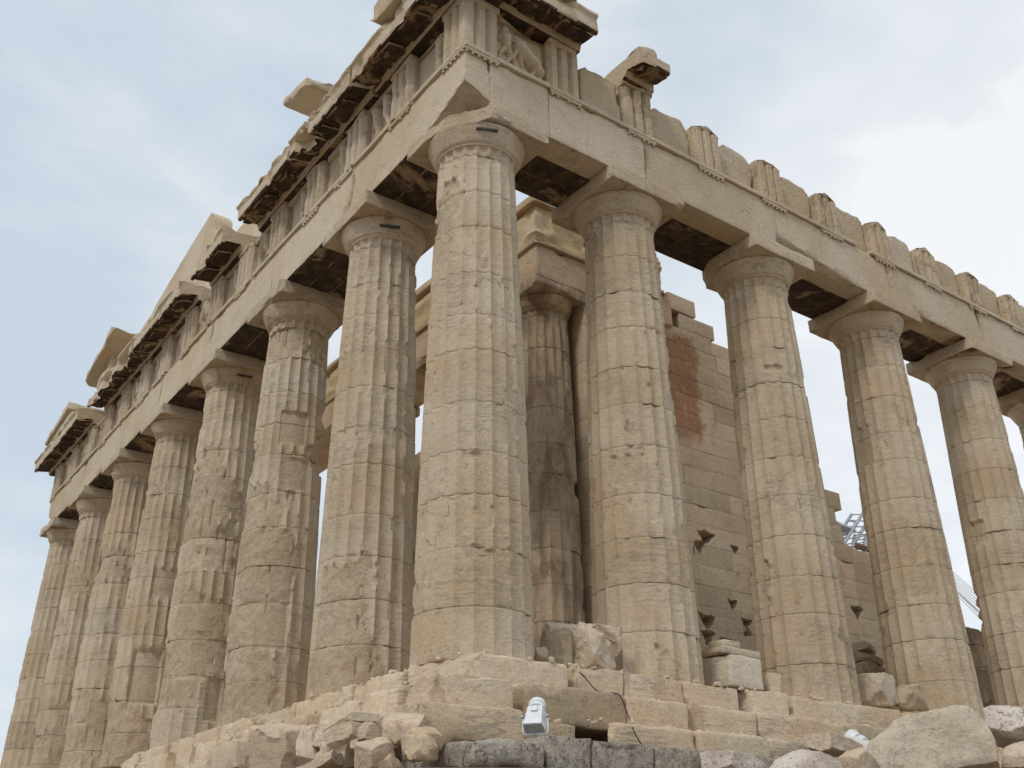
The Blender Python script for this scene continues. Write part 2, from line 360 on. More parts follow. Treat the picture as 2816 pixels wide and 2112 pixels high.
def tube(pts, rad, n=8):
    pts = [np.array(p, float) for p in pts]; V = []; up_ = np.array([.13, .27, .95])
    for k, p in enumerate(pts):
        t = pts[min(k+1, len(pts)-1)]-pts[max(k-1, 0)]; t /= np.linalg.norm(t); a = np.cross(t, up_)
        if np.linalg.norm(a) < 1e-3: a = np.cross(t, (1, 0, 0))
        a /= np.linalg.norm(a); b = np.cross(t, a)
        V += [p+rad*(math.cos(q)*a+math.sin(q)*b) for q in np.arange(n)*2*math.pi/n]
    i = np.arange(len(V)).reshape(len(pts), n); j = np.roll(i, -1, 1)
    return np.array(V), [np.stack([i[:-1], j[:-1], j[1:], i[1:]], -1).reshape(-1, 4), tuple(i[0][::-1]), tuple(i[-1])]
def join(*parts):
    Vs = []; Fs = []; o = 0; cs = []
    for p in parts:
        V, F = p[0], p[1]; F = F if isinstance(F, list) else [F]
        Vs.append(V); cs.append(p[2] if len(p) > 2 else np.zeros(len(V)))
        Fs += [f+o if isinstance(f, np.ndarray) else tuple(np.array(f)+o) for f in F]; o += len(V)
    return np.concatenate(Vs), Fs, np.concatenate(cs)
def ray(px, py, ax, val):
    d = fw + r2*((px-1408)/FPX) - u2*((py-1056)/FPX); t = (val-CAM[ax])/d[ax]
    return np.array([CAM[i]+t*d[i] for i in range(3)])

# ------------------------------------------------------------------ setting: ground and paved floor
Z_S, Z_W = .11, .06          # top of the top step along the flank / along the front
def ground():
    n = 161; u = np.linspace(-1, 1, n); g_ = np.sign(u)*np.abs(u)**2.6*900
    X, Y = np.meshgrid(g_+4, g_-2, indexing='ij'); x, y = X.ravel(), Y.ravel()
    d = np.maximum(np.maximum(-3.1-x, -4.1-y), np.maximum(x-70, y-33)); d = np.maximum(d, 0)
    z = -1.95-2.55*sstep(0, 9, d)-.02*np.clip(d-9, 0, 800)
    z = z + fbm(np.stack([x, y, x*0], 1), .35, 4, 5)*.16*np.clip(d+.3, 0, 1)
    i = np.arange(n*n).reshape(n, n); F = np.stack([i[:-1, :-1], i[1:, :-1], i[1:, 1:], i[:-1, 1:]], -1).reshape(-1, 4)
    o = mesh('ground', np.stack([x, y, z], 1), F, M['ground'], base=(0, 0, 0), flip=False)
    setp(o, 'pale trodden rock ground sloping up to the temple steps', 'ground', None, 'structure')
ground()
sz, ct = lohi((-.35, -.35, -1.9), (66, 28.6, .02)); V, F, c = block(sz, 3., .02, .004, ctr=ct)
setp(mesh('pavement', V, F, M['step'], base=(0, 0, 0)), 'stone paved floor of the colonnade behind the columns', 'floor', None, 'structure')
sz, ct = lohi((3.5, 2.9, .02), (62, 25.4, .40)); V, F, c = block(sz, 3., .02, .004, ctr=ct)
setp(mesh('pavement', V, F, M['wall'], base=(0, 0, 0)), 'raised inner floor carrying the inner columns and wall', 'floor', None, 'structure')

# ------------------------------------------------------------------ columns
XS = [0, 3.689]+[3.689+4.291*k for k in range(1, 6)]
YW = [0, 3.699]+[3.699+4.296*k for k in range(1, 7)]
def rad(z, rb, rt_, H): t = np.clip(z/H, 0, 1); return rb+(rt_-rb)*t+.018*np.sin(math.pi*t)
def column(base, label, group, seed, dam=.25, face=None, flute=.04, k=8, zres=.055, rb=.955, rt_=.745, H=9.45, z0=.03, mats=None, lowflat=0., ab=(2.04, .345), ech=True,
           abcuts=(), abchips=5, echcut=None, spec=(), name='temple_column', cat='column', iron=True, top=10.43):
    g = np.random.default_rng(seed); cx, cy = base[0], base[1]
    root = thing(name, label, cat, base, group); nth = 20*k; th = np.arange(nth)*2*math.pi/nth+.05
    u = (np.arange(nth)*20/nth) % 1; prof = 1-(2*u-1)**2; arr = np.exp(-np.minimum(u, 1-u)/.10)
    cuts = np.linspace(z0, H, 12)+np.concatenate(([0], g.uniform(-.09, .09, 10), [0])); ct_, st_ = np.cos(th), np.sin(th)
    mats = mats or [M['marble']]
    for d in range(11):
        a, b = cuts[d]+.0035, cuts[d+1]-.0035; n = max(6, int((b-a)/zres)); zs = np.concatenate(([a, a+.008, a+.02], np.linspace(a+.05, b-.05, n), [b-.02, b-.008, b]))
        Z, T = np.meshgrid(zs, np.arange(nth), indexing='ij'); C_, S_ = ct_[T], st_[T]; Rz = rad(Z-z0, rb, rt_, H-z0)
        off = g.uniform(-.003, .003, 2)
        P = np.stack([cx+Rz*C_, cy+Rz*S_, Z], -1).reshape(-1, 3)
        fd = flute*(1-lowflat*(d < 2 if lowflat < 1 else d < 1))*(.85+.3*g.random())
        r_ = Rz-fd*prof[T]
        # sides turned to the weather are the more battered
        bias = 0. if face is None else .20*(C_*face[0]+S_*face[1])
        hgt = np.clip(1.1-(Z-z0)/(H-z0), .25, 1)
        D = fbm(P+seed*5.3, .72, 5, seed, .52).reshape(Z.shape)*.8+bias+(dam-.55)*1.0+.30*(hgt-.6)
        mk = sstep(.235, .275, D); rg = Rz-.012-fd*.85-.055*np.abs(fbm(P, 1.9, 5, seed+3, .6).reshape(Z.shape))-.10*np.clip(D-.31, 0, .5)
        r_ = r_*(1-mk)+np.minimum(r_, rg)*mk
        # knocked arrises
        ar = sstep(.36, .50, fbm(P*np.array([1, 1, .6])+9, 3.1, 3, seed+4).reshape(Z.shape)+.45*(dam-.35))*arr[T]; r_ -= ar*fd*.75
        # joint edges worn and spalled
        ed = np.minimum(Z-a, b-Z); r_ -= .007*np.exp(-ed/.010)
        sp = np.clip(fbm(P*np.array([1, 1, .3]), 2.6, 3, seed+6+d).reshape(Z.shape)-.36, 0, .5)*np.exp(-ed/.05); r_ -= .10*sp
        mk = np.maximum(mk, np.clip(sp*4, 0, 1))
        r_ += .002*fbm(P, 7., 3, seed+8).reshape(Z.shape)
        for (sa, zc, hw, hh, dp) in spec:      # cut sockets and missing pieces: direction, height, half width (m), half height, depth
            da = (np.arctan2(S_, C_)-sa+math.pi) % (2*math.pi)-math.pi
            box = sstep(hw+.03, hw-.01, np.abs(da)*Rz)*sstep(hh+.02, hh-.015, np.abs(Z-zc)); r_ = r_*(1-box)+np.minimum(r_, Rz-dp-fd*.4)*box; mk = np.maximum(mk, box*.8)
        V = np.stack([cx+off[0]+r_*C_, cy+off[1]+r_*S_, Z], -1).reshape(-1, 3)
        m_ = len(zs); i = np.arange(m_*nth).reshape(m_, nth); j = np.roll(i, -1, 1)
        F = [np.stack([i[:-1], j[:-1], j[1:], i[1:]], -1).reshape(-1, 4), tuple(i[0][::-1]), tuple(i[-1])]
        mesh('drum', V, F, mats[int(g.integers(len(mats)))], root, chip=mk.ravel(), angle=28)
    # capital: fluted necking, annulets, echinus, abacus
    cap = None
    if ech:
        Ht = top-ab[1]; sc = (Ht-H)/.635; rt2 = rt_; ra = ab[0]/2-.065
        pz = [(H+.004, rt2-.012, 1), (H+.02, rt2, 1), (H+.10, rt2, 1), (H+.17, rt2+.003, 1), (H+.205, rt2+.012, .6), (H+.215, rt2+.022, 0), (H+.235, rt2+.030, 0), (H+.24, rt2+.022, 0), (H+.262, rt2+.045, 0),
              (H+.268, rt2+.036, 0), (H+.29, rt2+.062, 0)]
        t = np.linspace(0, 1, 16)[1:]; e0, z1 = rt2+.062, H+.29
        for q in t: pz.append((z1+(Ht-.012-z1)*q, e0+(ra-e0)*(q*1.14*(1-.10*q) if q < .80 else .839+.161*math.sin((q-.80)/.20*math.pi/2)**.9), 0))
        pz += [(Ht-.006, ra-.02, 0), (Ht-.003, ra-.10, 0)]
        pz = np.array(pz); Z = np.repeat(pz[:, 0:1], nth, 1); Rz = np.repeat(pz[:, 1:2], nth, 1); fl = pz[:, 2:3]
        C_ = ct_[None, :].repeat(len(pz), 0); S_ = st_[None, :].repeat(len(pz), 0)
        r_ = Rz-flute*prof[None, :]*fl; P = np.stack([cx+Rz*C_, cy+Rz*S_, Z], -1).reshape(-1, 3)
        bias = 0. if face is None else .2*(C_*face[0]+S_*face[1])
        mk = sstep(.30, .35, fbm(P+3, 1.1, 4, seed+12).reshape(Z.shape)*.8+bias+(dam-.55)*.9)
        r_ = r_-mk*(.03+.05*np.clip(.4+fbm(P, 3.2, 3, seed+13).reshape(Z.shape), 0, 1.3))*sstep(H, H+.3, Z); r_ += .004*fbm(P, 5, 3, seed+2).reshape(Z.shape)
        V = np.stack([cx+r_*C_, cy+r_*S_, Z], -1).reshape(-1, 3)
        if echcut: 
            for n_, d_ in echcut: mk.ravel()[carve(V, n_, np.dot(np.array(n_)/np.linalg.norm(n_), (cx, cy, top))+d_, .02, seed)] = 1
        m_ = len(pz); i = np.arange(m_*nth).reshape(m_, nth); j = np.roll(i, -1, 1)
        F = [np.stack([i[:-1], j[:-1], j[1:], i[1:]], -1).reshape(-1, 4), tuple(i[0][::-1]), tuple(i[-1])]
        cap = mesh('echinus', V, F, mats[0], root, chip=mk.ravel(), angle=35)
        V, F, c = block((ab[0], ab[0], ab[1]), .09, .014, .005, 2., seed+40, chips=abchips, chip=(.03, .12), cuts=abcuts, ctr=(cx, cy, top-ab[1]/2), wear=.02)
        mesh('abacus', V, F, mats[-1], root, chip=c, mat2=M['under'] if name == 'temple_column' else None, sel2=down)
    return root

def facing(i): return math.atan2(CAM[1]-i[1], CAM[0]-i[0])
GW, GS = 'columns of the row under the overhanging cornice', 'columns of the row under the bare stub frieze'
toC = facing((0, 0))
column((0, 0, .03), 'thick corner column nearest the camera where both rows of columns meet', 'columns of the outer colonnade', 11, .36, (-.9, -.2), .056, 10, .036, .975, .75, 9.45, .05,
       [M['marble']], lowflat=.35, abcuts=(((-.80, -.60, .15), .86), ((-1, -.15, .25), .90)), abchips=9, echcut=(((-.94, -.2, .1), .94),),
       spec=((toC-.03, 3.30, .16, .05, .06), (toC+.20, 7.05, .07, .12, .035), (toC+.9, 4.2, .05, .05, .04)))
ordw = ['second', 'third', 'fourth', 'fifth', 'sixth', 'seventh', 'last']
descw = ['column with iron-clamped capital, second from the corner in the corniced row',
         'column with square tan recess halfway up, third from the corner in the corniced row',
         'battered column with a spalled lower third, fourth from the corner in the corniced row',
         'column with plain repair patch near its foot, fifth from corner in the corniced row',
         'slender-looking weathered column, sixth from the corner in the corniced row',
         'weathered column next to the far end column of the corniced row',
         'far end column of the corniced row, outlined against the sky']
dams = [.33, .46, .54, .53, .47, .44, .34]
for i in range(7):
    k_, zr = ((8, .05), (8, .055), (6, .07), (6, .08), (5, .1), (4, .12), (4, .12))[i]
    p_ = (0, YW[i+1], .03); f_ = facing(p_)
    sp = {0: ((f_+.25, 8.9, .03, .1, .02), (f_-.5, 1.0, .10, .25, .05)), 1: ((f_+.10, 6.75, .34, .42, .085), (f_+.3, 5.6, .30, .38, .06), (f_, 2.1, .35, .5, .08)), 2: ((f_-.2, 2.2, .42, .55, .10), (f_+.5, 1.2, .2, .5, .1), (f_+.2, 6.4, .3, .4, .05)),
          3: ((f_-.05, 2.35, .42, .75, .13), (f_+.1, 5.0, .3, .4, .06)), 4: ((f_, 1.9, .3, .4, .08),), 5: ((f_+.2, 3.9, .3, .3, .06),)}.get(i, ())
    column(p_, descw[i], GW, 100+17*i, dams[i], (-.75, -.55), .060, k_, zr, .955, .745, 9.45, .03, [M['marble'], M['marble'], M['marble'], M['grey']], spec=sp, abchips=6 if i != 6 else 12)
descs = ['fluted column second from the corner in the stub-frieze row, overlapping the dark inner column',
         'fluted column with a notched capital block, third from the corner in the stub-frieze row',
         'fluted column fourth from the corner in the stub-frieze row, a steel crane behind it',
         'fluted column fifth from the corner in the stub-frieze row, pale wires beside it',
         'column cut off by the edge of the photo at the end of the stub-frieze row']
for i in range(5):
    k_, zr = ((8, .05), (8, .055), (6, .07), (6, .08), (5, .1))[i]
    p_ = (XS[i+1], 0, .03); f_ = facing(p_)
    sp = {0: ((f_-.15, 3.9, .3, .28, .045), (f_+.45, 5.6, .06, .06, .04)), 1: ((f_+.25, 7.25, .22, .06, .07), (f_-.5, 5.4, .05, .05, .05)), 2: ((f_-.7, 6.6, .15, .5, .06), (f_+.25, 3.2, .3, .35, .03)), 3: ((f_-.6, 5.2, .2, .3, .08), (f_-.2, 3.2, .06, .06, .06))}.get(i, ())
    column(p_, descs[i], GS, 300+19*i, (.20, .14, .12, .16, .14)[i], (-.4, .3), .058, k_, zr, .955, .745, 9.45, .05, [M['marble']], spec=sp,
           abchips=4, abcuts=(((-.9, .5, -.35), .98),) if i == 1 else ())

# inner porch columns (smaller, on a raised floor)
for i in range(3):
    column((5.05, 4.5+4.17*i, .40), ('dark brown stained inner column standing behind the corner column and its neighbour', 'inner column second from the flank wall, mostly hidden behind the corniced row',
           'inner column third from the flank wall, hidden deep behind the corniced row')[i], 'inner porch columns', 500+13*i, .2, None, .058, 7 if i == 0 else 4, .08, .83, .66, 9.85, .40,
           [M['brown']], ab=(1.76, .30), name='inner_column', cat='column', top=10.70)

# ------------------------------------------------------------------ architrave
ZA, ZT, ZF, ZG = 10.43, 11.68, 11.78, 13.12
OF = .885
def to_w(V): return np.stack([-OF-V[:, 0], V[:, 1], V[:, 2]], 1)
def to_s(V): return np.stack([V[:, 1], -OF-V[:, 0], V[:, 2]], 1)
def regula(parent, row, s0, seed, n_lost=0, w_=.845):
    tr = to_w if row == 'w' else to_s; g = np.random.default_rng(seed)
    sz, ct = lohi((-.01, s0-w_/2, ZT-.075), (.052, s0+w_/2, ZT-.002)); V, F, c = block(sz, .06, .006, .003, 4, seed, chips=2, chip=(.02, .05), ctr=ct)
    rg = mesh('regula', tr(V), F, M['marble'], parent, chip=c)
    t = np.linspace(0, 2*math.pi, 11)[:-1]
    for k in range(6):
        if g.random() < n_lost: continue
        sc = s0-w_/2+(k+.5)*w_/6; rr = ((.028, -.072), (.036, -.095), (.036, -.128), (.0, -.129)); V = []
        for (q, zz) in rr: V += [(.018+q*math.cos(a), sc+q*math.sin(a), ZT+zz) for a in t]
        V = np.array(V); i = np.arange(40).reshape(4, 10); j = np.roll(i, -1, 1)
        mesh('gutta', tr(V), [np.stack([i[:-1], j[:-1], j[1:], i[1:]], -1).reshape(-1, 4), tuple(i[0][::-1])], M['marble'], rg)
# triglyph centres
TW = []; 
ys = [-.505]+YW[1:7]+[YW[7]+.505]
for a, b in zip(ys[:-1], ys[1:]): TW += [a, (a+b)/2]
TW.append(ys[-1])
xs = [-.505]+XS[1:]+[XS[-1]+4.291]
TS = []
for a, b in zip(xs[:-1], xs[1:]): TS += [a, (a+b)/2]
def beam(row, s0, s1, label, seed, mids=(), chips=6, cuts=(), matf='pale', s_in=None, s_bk=None, taenia=((0, 1),), res=.12, rlost=0.):
    tr = to_w if row == 'w' else to_s; sm = (s0+s1)/2; base = tr(np.array([[-.885, sm, ZA]]))[0]
    root = thing('architrave_beam', label, 'beam', base, 'beams resting on the outer columns'); g = np.random.default_rng(seed)
    mi = s0 if s_in is None else s_in; mb = s0 if s_bk is None else s_bk
    sz, ct = lohi((-.59, s0+.003, ZA+.003), (0, s1-.003, ZT)); V, F, c = block(sz, res, .012, .006, 1.2, seed, chips=chips, chip=(.05, .16), cuts=cuts, ctr=(0, 0, 0), wear=.035, keep=lambda c: c[0] > 0 and c[2] < .6)
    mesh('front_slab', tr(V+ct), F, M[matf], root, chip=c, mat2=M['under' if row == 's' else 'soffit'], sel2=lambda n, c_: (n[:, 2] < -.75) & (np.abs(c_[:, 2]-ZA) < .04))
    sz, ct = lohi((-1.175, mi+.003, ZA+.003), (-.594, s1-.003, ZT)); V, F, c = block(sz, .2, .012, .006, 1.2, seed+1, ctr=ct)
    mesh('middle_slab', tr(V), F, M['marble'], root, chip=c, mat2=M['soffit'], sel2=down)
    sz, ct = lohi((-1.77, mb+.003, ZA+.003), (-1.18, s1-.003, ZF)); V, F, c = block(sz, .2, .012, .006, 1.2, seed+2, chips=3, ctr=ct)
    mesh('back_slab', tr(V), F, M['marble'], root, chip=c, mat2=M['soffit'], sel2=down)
    for a, b in taenia:
        a, b = s0+(s1-s0)*a, s0+(s1-s0)*b
        sz, ct = lohi((-.55, a+.002, ZT+.002), (.06, b-.002, ZF-.002)); V, F, c = block(sz, .07, .006, .002, 3, seed+5, chips=int(1.5*(b-a)), chip=(.015, .04), ctr=ct, keep=lambda c: c[0] > 0)
        mesh('taenia', tr(V), F, M[matf], root, chip=c)
    for t, k in mids: regula(root, row, t, seed+int(t*10) % 97, k)
    return root
sw = [-.885]+YW[1:7]+[YW[7]+.885]
tw_mid = [[(TW[0], 0), (TW[1], .25)], [(TW[2]+.43, .9), (TW[3], .15)], [(TW[5], .5)], [(TW[7], .8)], [(TW[9], .5)], [(TW[11], .3)], [(TW[13], .3), (TW[14], .2)]]
tae = [((0, .42), (.44, .57), (.62, .98)), ((.06, .5), (.56, 1)), ((0, .3), (.36, .98)), ((.1, .6),), ((0, .2), (.3, .9)), ((0, .5), (.62, 1)), ((0, 1),)]
nb = ['corner and second', 'second and third', 'third and fourth', 'fourth and fifth', 'fifth and sixth', 'sixth and seventh', 'seventh and last']
for i in range(7):
    h_ = (sw[i+1]-sw[i])/2
    cuts = ()
    if i == 0: cuts = (((.45, -.29, -1), .875),)
    if i == 1: cuts = (((.7, -.6, -.35), 1.46),)
    if i == 6: cuts = (((.5, .35, -.8), 1.12),)
    beam('w', sw[i], sw[i+1], f'stone beam resting on the {nb[i]} columns of the corniced row', 700+11*i, tw_mid[i], 8, cuts, 'pale', s_in=.30 if i == 0 else None, s_bk=.90 if i == 0 else None, taenia=tae[i], res=.09 if i < 2 else .14)
ss = [-.292, 1.16, 3.77, 7.98, 12.271, 16.562, 20.853, 25.14]
nbs = ['short stone beam piece over the corner column on the stub-frieze side', 'stone beam between the corner column and its neighbour in the stub-frieze row', 'cracked stone beam between the second and third columns of the stub-frieze row',
       'gouged-edge stone beam between the third and fourth columns of the stub-frieze row', 'stone beam between the fourth and fifth columns of the stub-frieze row', 'stone beam between the fifth and sixth columns of the stub-frieze row',
       'stone beam running out of frame past the last visible stub-frieze column']
for i in range(7):
    mids = [(t, .12 if i < 4 else .4) for t in TS[1:] if ss[i] < t-.3 and t+.3 < ss[i+1]+.45]
    mids = [(t, k) for t, k in mids if t < ss[i+1]+.1]
    cuts = ()
    if i == 3: cuts = (((.5, -.10, -.8), .60),)
    beam('s', ss[i], ss[i+1], nbs[i], 800+11*i, mids, 5 if i > 1 else 2, cuts, 'pale', s_in=-.292 if i == 0 else None, s_bk=-.292 if i == 0 else None, taenia=((0, 1),) if i != 3 else ((0, .72), (.86, 1)), res=.09 if i < 3 else .13)
# half regula under the corner triglyph on the flank side belongs to the corner beam
cb = [o for o in COL.objects if o.name.startswith('architrave_beam')][0]
regula(cb, 's', -.505, 5, 0)
sz, ct = lohi((-.55, -.885-.06, ZT+.002), (.06, -.3, ZF-.002)); V, F, c = block((.885-.06, .61, .096), .08, .008, .003, 3, 4, ctr=(-.50, -.885+.245, ZT+.05))
mesh('taenia', V, F, M['pale'], cb, chip=c)

# ------------------------------------------------------------------ frieze
def glyphs(w_=.845, d=.58, gd=.105):
    a = w_/6
    return [(0-gd, -w_/2), (0, -w_/2+a*.55), (0, -a*1.5-.0*a), (-gd, -a), (0, -a*.5), (0, a*.5), (-gd, a), (0, a*1.5), (0, w_/2-a*.55), (-gd, w_/2), (-d, w_/2), (-d, -w_/2)]
def prism_so(poly, z0, z1, seed, amp=.005, res=.1, cut=None):
    """plan polygon (o,s) carried up z"""
    P = np.array(poly); pts = []
    for i in range(len(P)):
        a, b = P[i], P[(i+1) % len(P)]; n = max(1, int(math.ceil(np.linalg.norm(b-a)/res))); pts += [a+(b-a)*k/n for k in range(n)]
    pts = np.array(pts); n = len(pts); zs = np.linspace(z0, z1, max(3, int((z1-z0)/res))); m_ = len(zs)
    V = np.empty((m_, n, 3)); V[:, :, 0:2] = pts[None]; V[:, :, 2] = zs[:, None]; V = V.reshape(-1, 3)
    i = np.arange(m_*n).reshape(m_, n); j = np.roll(i, -1, 1)
    ch = np.zeros(len(V))
    V = V+np.stack([fbm(V+seed, 4, 3, seed+k) for k in range(3)], 1)*amp
    wv = np.clip(fbm(V+seed*2.2, 2.2, 4, seed+9)-.18, 0, .6); fr = (V[:, 0] > -.12); V[:, 0] -= np.where(fr, wv*.06, 0); ch = np.clip(wv*5, 0, 1)*fr
    return V, [np.stack([i[:-1], j[:-1], j[1:], i[1:]], -1).reshape(-1, 4), tuple(i[0][::-1]), tuple(i[-1])], ch
FO = .045      # triglyph face stands this far in front of the architrave face
def triglyph(row, s, label, seed, top=ZG, stub=False, mat='grey', wear=1., d=.58):
    gd = .07 if stub else .105
    tr = to_w if row == 'w' else to_s; base = tr(np.array([[0., s, ZF]]))[0]; g = np.random.default_rng(seed)
    root = thing('triglyph_block', label, 'frieze block', base, 'grooved blocks of the frieze')
    zc = 12.96 if not stub else top-.17
    V, F, c = prism_so(glyphs(d=d, gd=gd), ZF+.003, zc, seed, .005*wear); V[:, 0] += FO; V[:, 1] += s
    mesh('glyph_shaft', tr(V), F, M[mat], root, chip=c, angle=30)
    sz, ct = lohi((-d, -.4225-(.006 if not stub else -.004), zc+.002), (.012 if not stub else 0., .4225+(.006 if not stub else -.004), top-.003)); ct = ct+np.array([FO, s, 0]); cuts = ()
    if stub: 
        a = g.uniform(.35, .9); cuts = (((.0, -.42, 1), .080+g.uniform(-.015, .015)), ((.0, .42, 1), .080+g.uniform(-.015, .015)))
    V, F, c = block(sz, .075, .012, .006, 3, seed+3, chips=5, chip=(.03, .1), cuts=cuts, ctr=ct, wear=.05 if stub else .02)
    mesh('cap_band', tr(V), F, M[mat], root, chip=c)
    return root
# corner block: grooved on both outer faces
def corner_triglyph():
    e = OF+FO; w_ = .845; a = w_/6; gd = .085
    half = [(a*.55, 0), (a*1.5, 0), (a*2, gd), (a*2.5, 0), (a*3.5, 0), (a*4, gd), (a*4.5, 0), (a*5.45, 0), (w_, gd)]   # distance along face from the corner, recess
    pts = [(-e+q, -e+r_) for q, r_ in reversed(half)]+[(-e+.02, -e+.02)]+[(-e+r_, -e+q) for q, r_ in half]+[(-e+.6, -e+w_), (-e+.6, -e+.6), (-e+w_, -e+.6)]
    root = thing('triglyph_block', 'corner block of the frieze, grooved on both its outer faces', 'frieze block', (-e, -e, ZF), 'grooved blocks of the frieze')
    P = np.array(pts); V, F, c = prism_so([tuple(p) for p in P], ZF+.003, 12.96, 77, .004, .09)
    mesh('glyph_shaft', V, F, M['marble'], root, angle=30)
    V, F, c = block((w_+.01, w_+.01, .155), .08, .01, .004, 3, 3, chips=3, chip=(.02, .06), ctr=(-e+w_/2-.005, -e+w_/2-.005, 13.04)); mesh('cap_band', V, F, M['marble'], root, chip=c)
corner_triglyph()
colname = ['corner', 'second', 'third', 'fourth', 'fifth', 'sixth', 'seventh', 'last']
for i, s in enumerate(TW[1:], 1):
    if i % 2 == 0: lb = f'grooved frieze block straight above the {colname[i//2]} column of the corniced row'
    else: lb = f'grooved frieze block midway between the {colname[i//2]} and {colname[i//2+1]} columns, corniced row'
    triglyph('w', s, lb, 900+i, mat='grey', wear=1+.2*i)
def relief(tr, s, w_, seed, kind=0):
    """a metope: slab with low relief figures worn to lumps"""
    g = np.random.default_rng(seed); z0, z1 = ZF+.003, ZG-.003
    nu, nv = 76, 78; u = np.linspace(-w_/2, w_/2, nu); v = np.linspace(0, 1.34, nv); U, W_ = np.meshgrid(u, v, indexing='ij')
    def caps(segs):
        H_ = np.full(U.shape, -9.)
        for (x0, y0, x1, y1, ra, rb_) in segs:
            if kind == 1: ra, rb_ = ra*.80, rb_*.80
            dx, dy = x1-x0, y1-y0; t = np.clip(((U-x0)*dx+(W_-y0)*dy)/(dx*dx+dy*dy+1e-9), 0, 1); d = np.hypot(U-x0-t*dx, W_-y0-t*dy); rr = ra+(rb_-ra)*t
            h = np.where(d < rr*1.15, np.sqrt(np.clip(rr*rr-(d/1.15)**2, 0, None))*1.15, -(d-rr)*3.)
            k = 52.; H_ = np.log(np.exp(np.clip(H_*k, -60, 60))+np.exp(np.clip(h*k, -60, 60)))/k
        return H_
    if kind == 1:
        man = [(-.40, 1.03, -.37, .80, .085, .12), (-.37, .80, -.35, .62, .12, .10), (-.35, .60, -.22, .38, .085, .065), (-.22, .38, -.40, .12, .06, .04), (-.34, .60, -.50, .36, .08, .06), (-.50, .36, -.53, .08, .055, .04), (-.36, .95, -.18, .86, .06, .045), (-.18, .86, -.06, .95, .045, .03), (-.44, .98, -.52, .74, .05, .035)]
        beast = [(-.10, .98, -.06, .76, .07, .11), (-.04, .72, .30, .44, .15, .15), (.30, .44, .46, .30, .15, .13), (.46, .30, .50, .06, .085, .05), (.34, .34, .30, .06, .075, .045), (-.08, .66, -.18, .38, .075, .05), (-.18, .38, -.08, .12, .05, .035), (.0, .55, .10, .22, .06, .04), (.02, .92, .34, .88, .04, .02), (.50, .34, .57, .18, .04, .02)]
        figs = [man, beast]
    else:
        def fig(cx, lean):
            a = []; y = 1.08+g.uniform(-.1, .08); q = cx+lean
            if g.random() < .55: a.append((q, y, q, y+.01, .08, .08))
            a += [(q, y-.14, cx, .60, .12, .10), (cx, .60, cx+g.uniform(-.22, .22), .30, .08, .06), (cx, .60, cx+g.uniform(-.2, .2), .06, .08, .045), (q, y-.18, q+g.uniform(-.3, .3), y-.42+g.uniform(-.1, .3), .05, .035)]
            return a
        figs = [fig(-.28+g.uniform(-.1, .1), g.uniform(-.1, .15))]+([fig(.26+g.uniform(-.1, .1), g.uniform(-.2, .1))] if kind == 0 else [])
    out = []
    for f in figs:
        H_ = caps(f); P = np.stack([U, W_, U*0], -1).reshape(-1, 3)
        H_ = H_*(1.9 if kind == 1 else 1.5)+fbm(P+seed, 5, 3, seed).reshape(U.shape)*(.008 if kind == 1 else .022)
        keep = H_ > -.03; kq = keep[:-1, :-1] | keep[1:, :-1] | keep[1:, 1:] | keep[:-1, 1:]
        i = np.arange(nu*nv).reshape(nu, nv); Q = np.stack([i[:-1, :-1], i[1:, :-1], i[1:, 1:], i[:-1, 1:]], -1)[kq]
        V = np.stack([-.185+np.clip(H_, -.04, .3), U+s, W_+z0], -1).reshape(-1, 3)
        used = np.unique(Q); mp_ = np.full(len(V), -1); mp_[used] = np.arange(len(used)); V, Q = V[used], mp_[Q]
        out.append((V, Q))
    return out
def metope(row, i, s0, s1, label, seed, kind=0, mat='grey'):
    tr = to_w if row == 'w' else to_s; w_ = s1-s0; sm = (s0+s1)/2; base = tr(np.array([[0., sm, ZF]]))[0]
    root = thing('carved_metope', label, 'relief panel', base, 'carved panels of the frieze')
    sz, ct = lohi((-.48, s0+.004, ZF+.003), (-.18, s1-.004, ZG-.003)); V, F, c = block(sz, .1, .01, .008 if kind != 1 else .003, 4, seed, ctr=ct, chips=4); mesh('panel', tr(V), F, M[mat], root, chip=c)
    sz, ct = lohi((-.3, s0+.004, ZG-.13), (-.07, s1-.004, ZG-.004)); V, F, c = block(sz, .1, .01, .004, 4, seed+1, ctr=ct, chips=3); mesh('top_band', tr(V), F, M[mat], root, chip=c)
    for V, Q in relief(tr, sm, w_, seed, kind):
        mesh('relief_figure', tr(V), Q, M[mat if kind != 1 else 'pale'], root, flip=False)
desc_m = ['carved panel with a worn standing figure, first from the corner under the cornice', 'carved panel with two battered figures, second from the corner under the cornice']
for i in range(14):
    s0, s1 = TW[i]+.4225, TW[i+1]-.4225
    pos = f'just past the {colname[i//2]} column' if i % 2 == 0 else f'just before the {colname[i//2+1]} column'
    lb = desc_m[i] if i < 2 else f'battered relief panel {pos} of the corniced row, counted from the corner'
    metope('w', i, s0, s1, lb, 950+i, 2 if i == 0 else (0 if i in (1, 4, 6, 9) else 2))
metope('s', 0, TS[0]+.4225, TS[1]-.4225, 'sharply carved panel of a man fighting a rearing animal, beside the corner block', 990, 1, 'pale')
triglyph('s', TS[1], 'tall full grooved block at the outer end of the roofed corner, stub-frieze side', 991, mat='marble', wear=.6)
nS = len(TS)
for i in range(2, nS):
    s = TS[i]
    if s > 24: break
    if i == 2: lb, tp = 'grooved block carrying the lone overhanging cornice piece above the second column', ZG
    else:
        tp = 13.02 if i in (3, 4) else 12.93
        lb = (f'peaked grooved stub above the {colname[i//2]} column of the stub-frieze row' if i % 2 == 0 else f'peaked grooved stub midway between the {colname[i//2]} and {colname[i//2+1]} columns, stub-frieze row')
    triglyph('s', s, lb, 1000+i, tp, i > 2, 'poros', 2., .62)
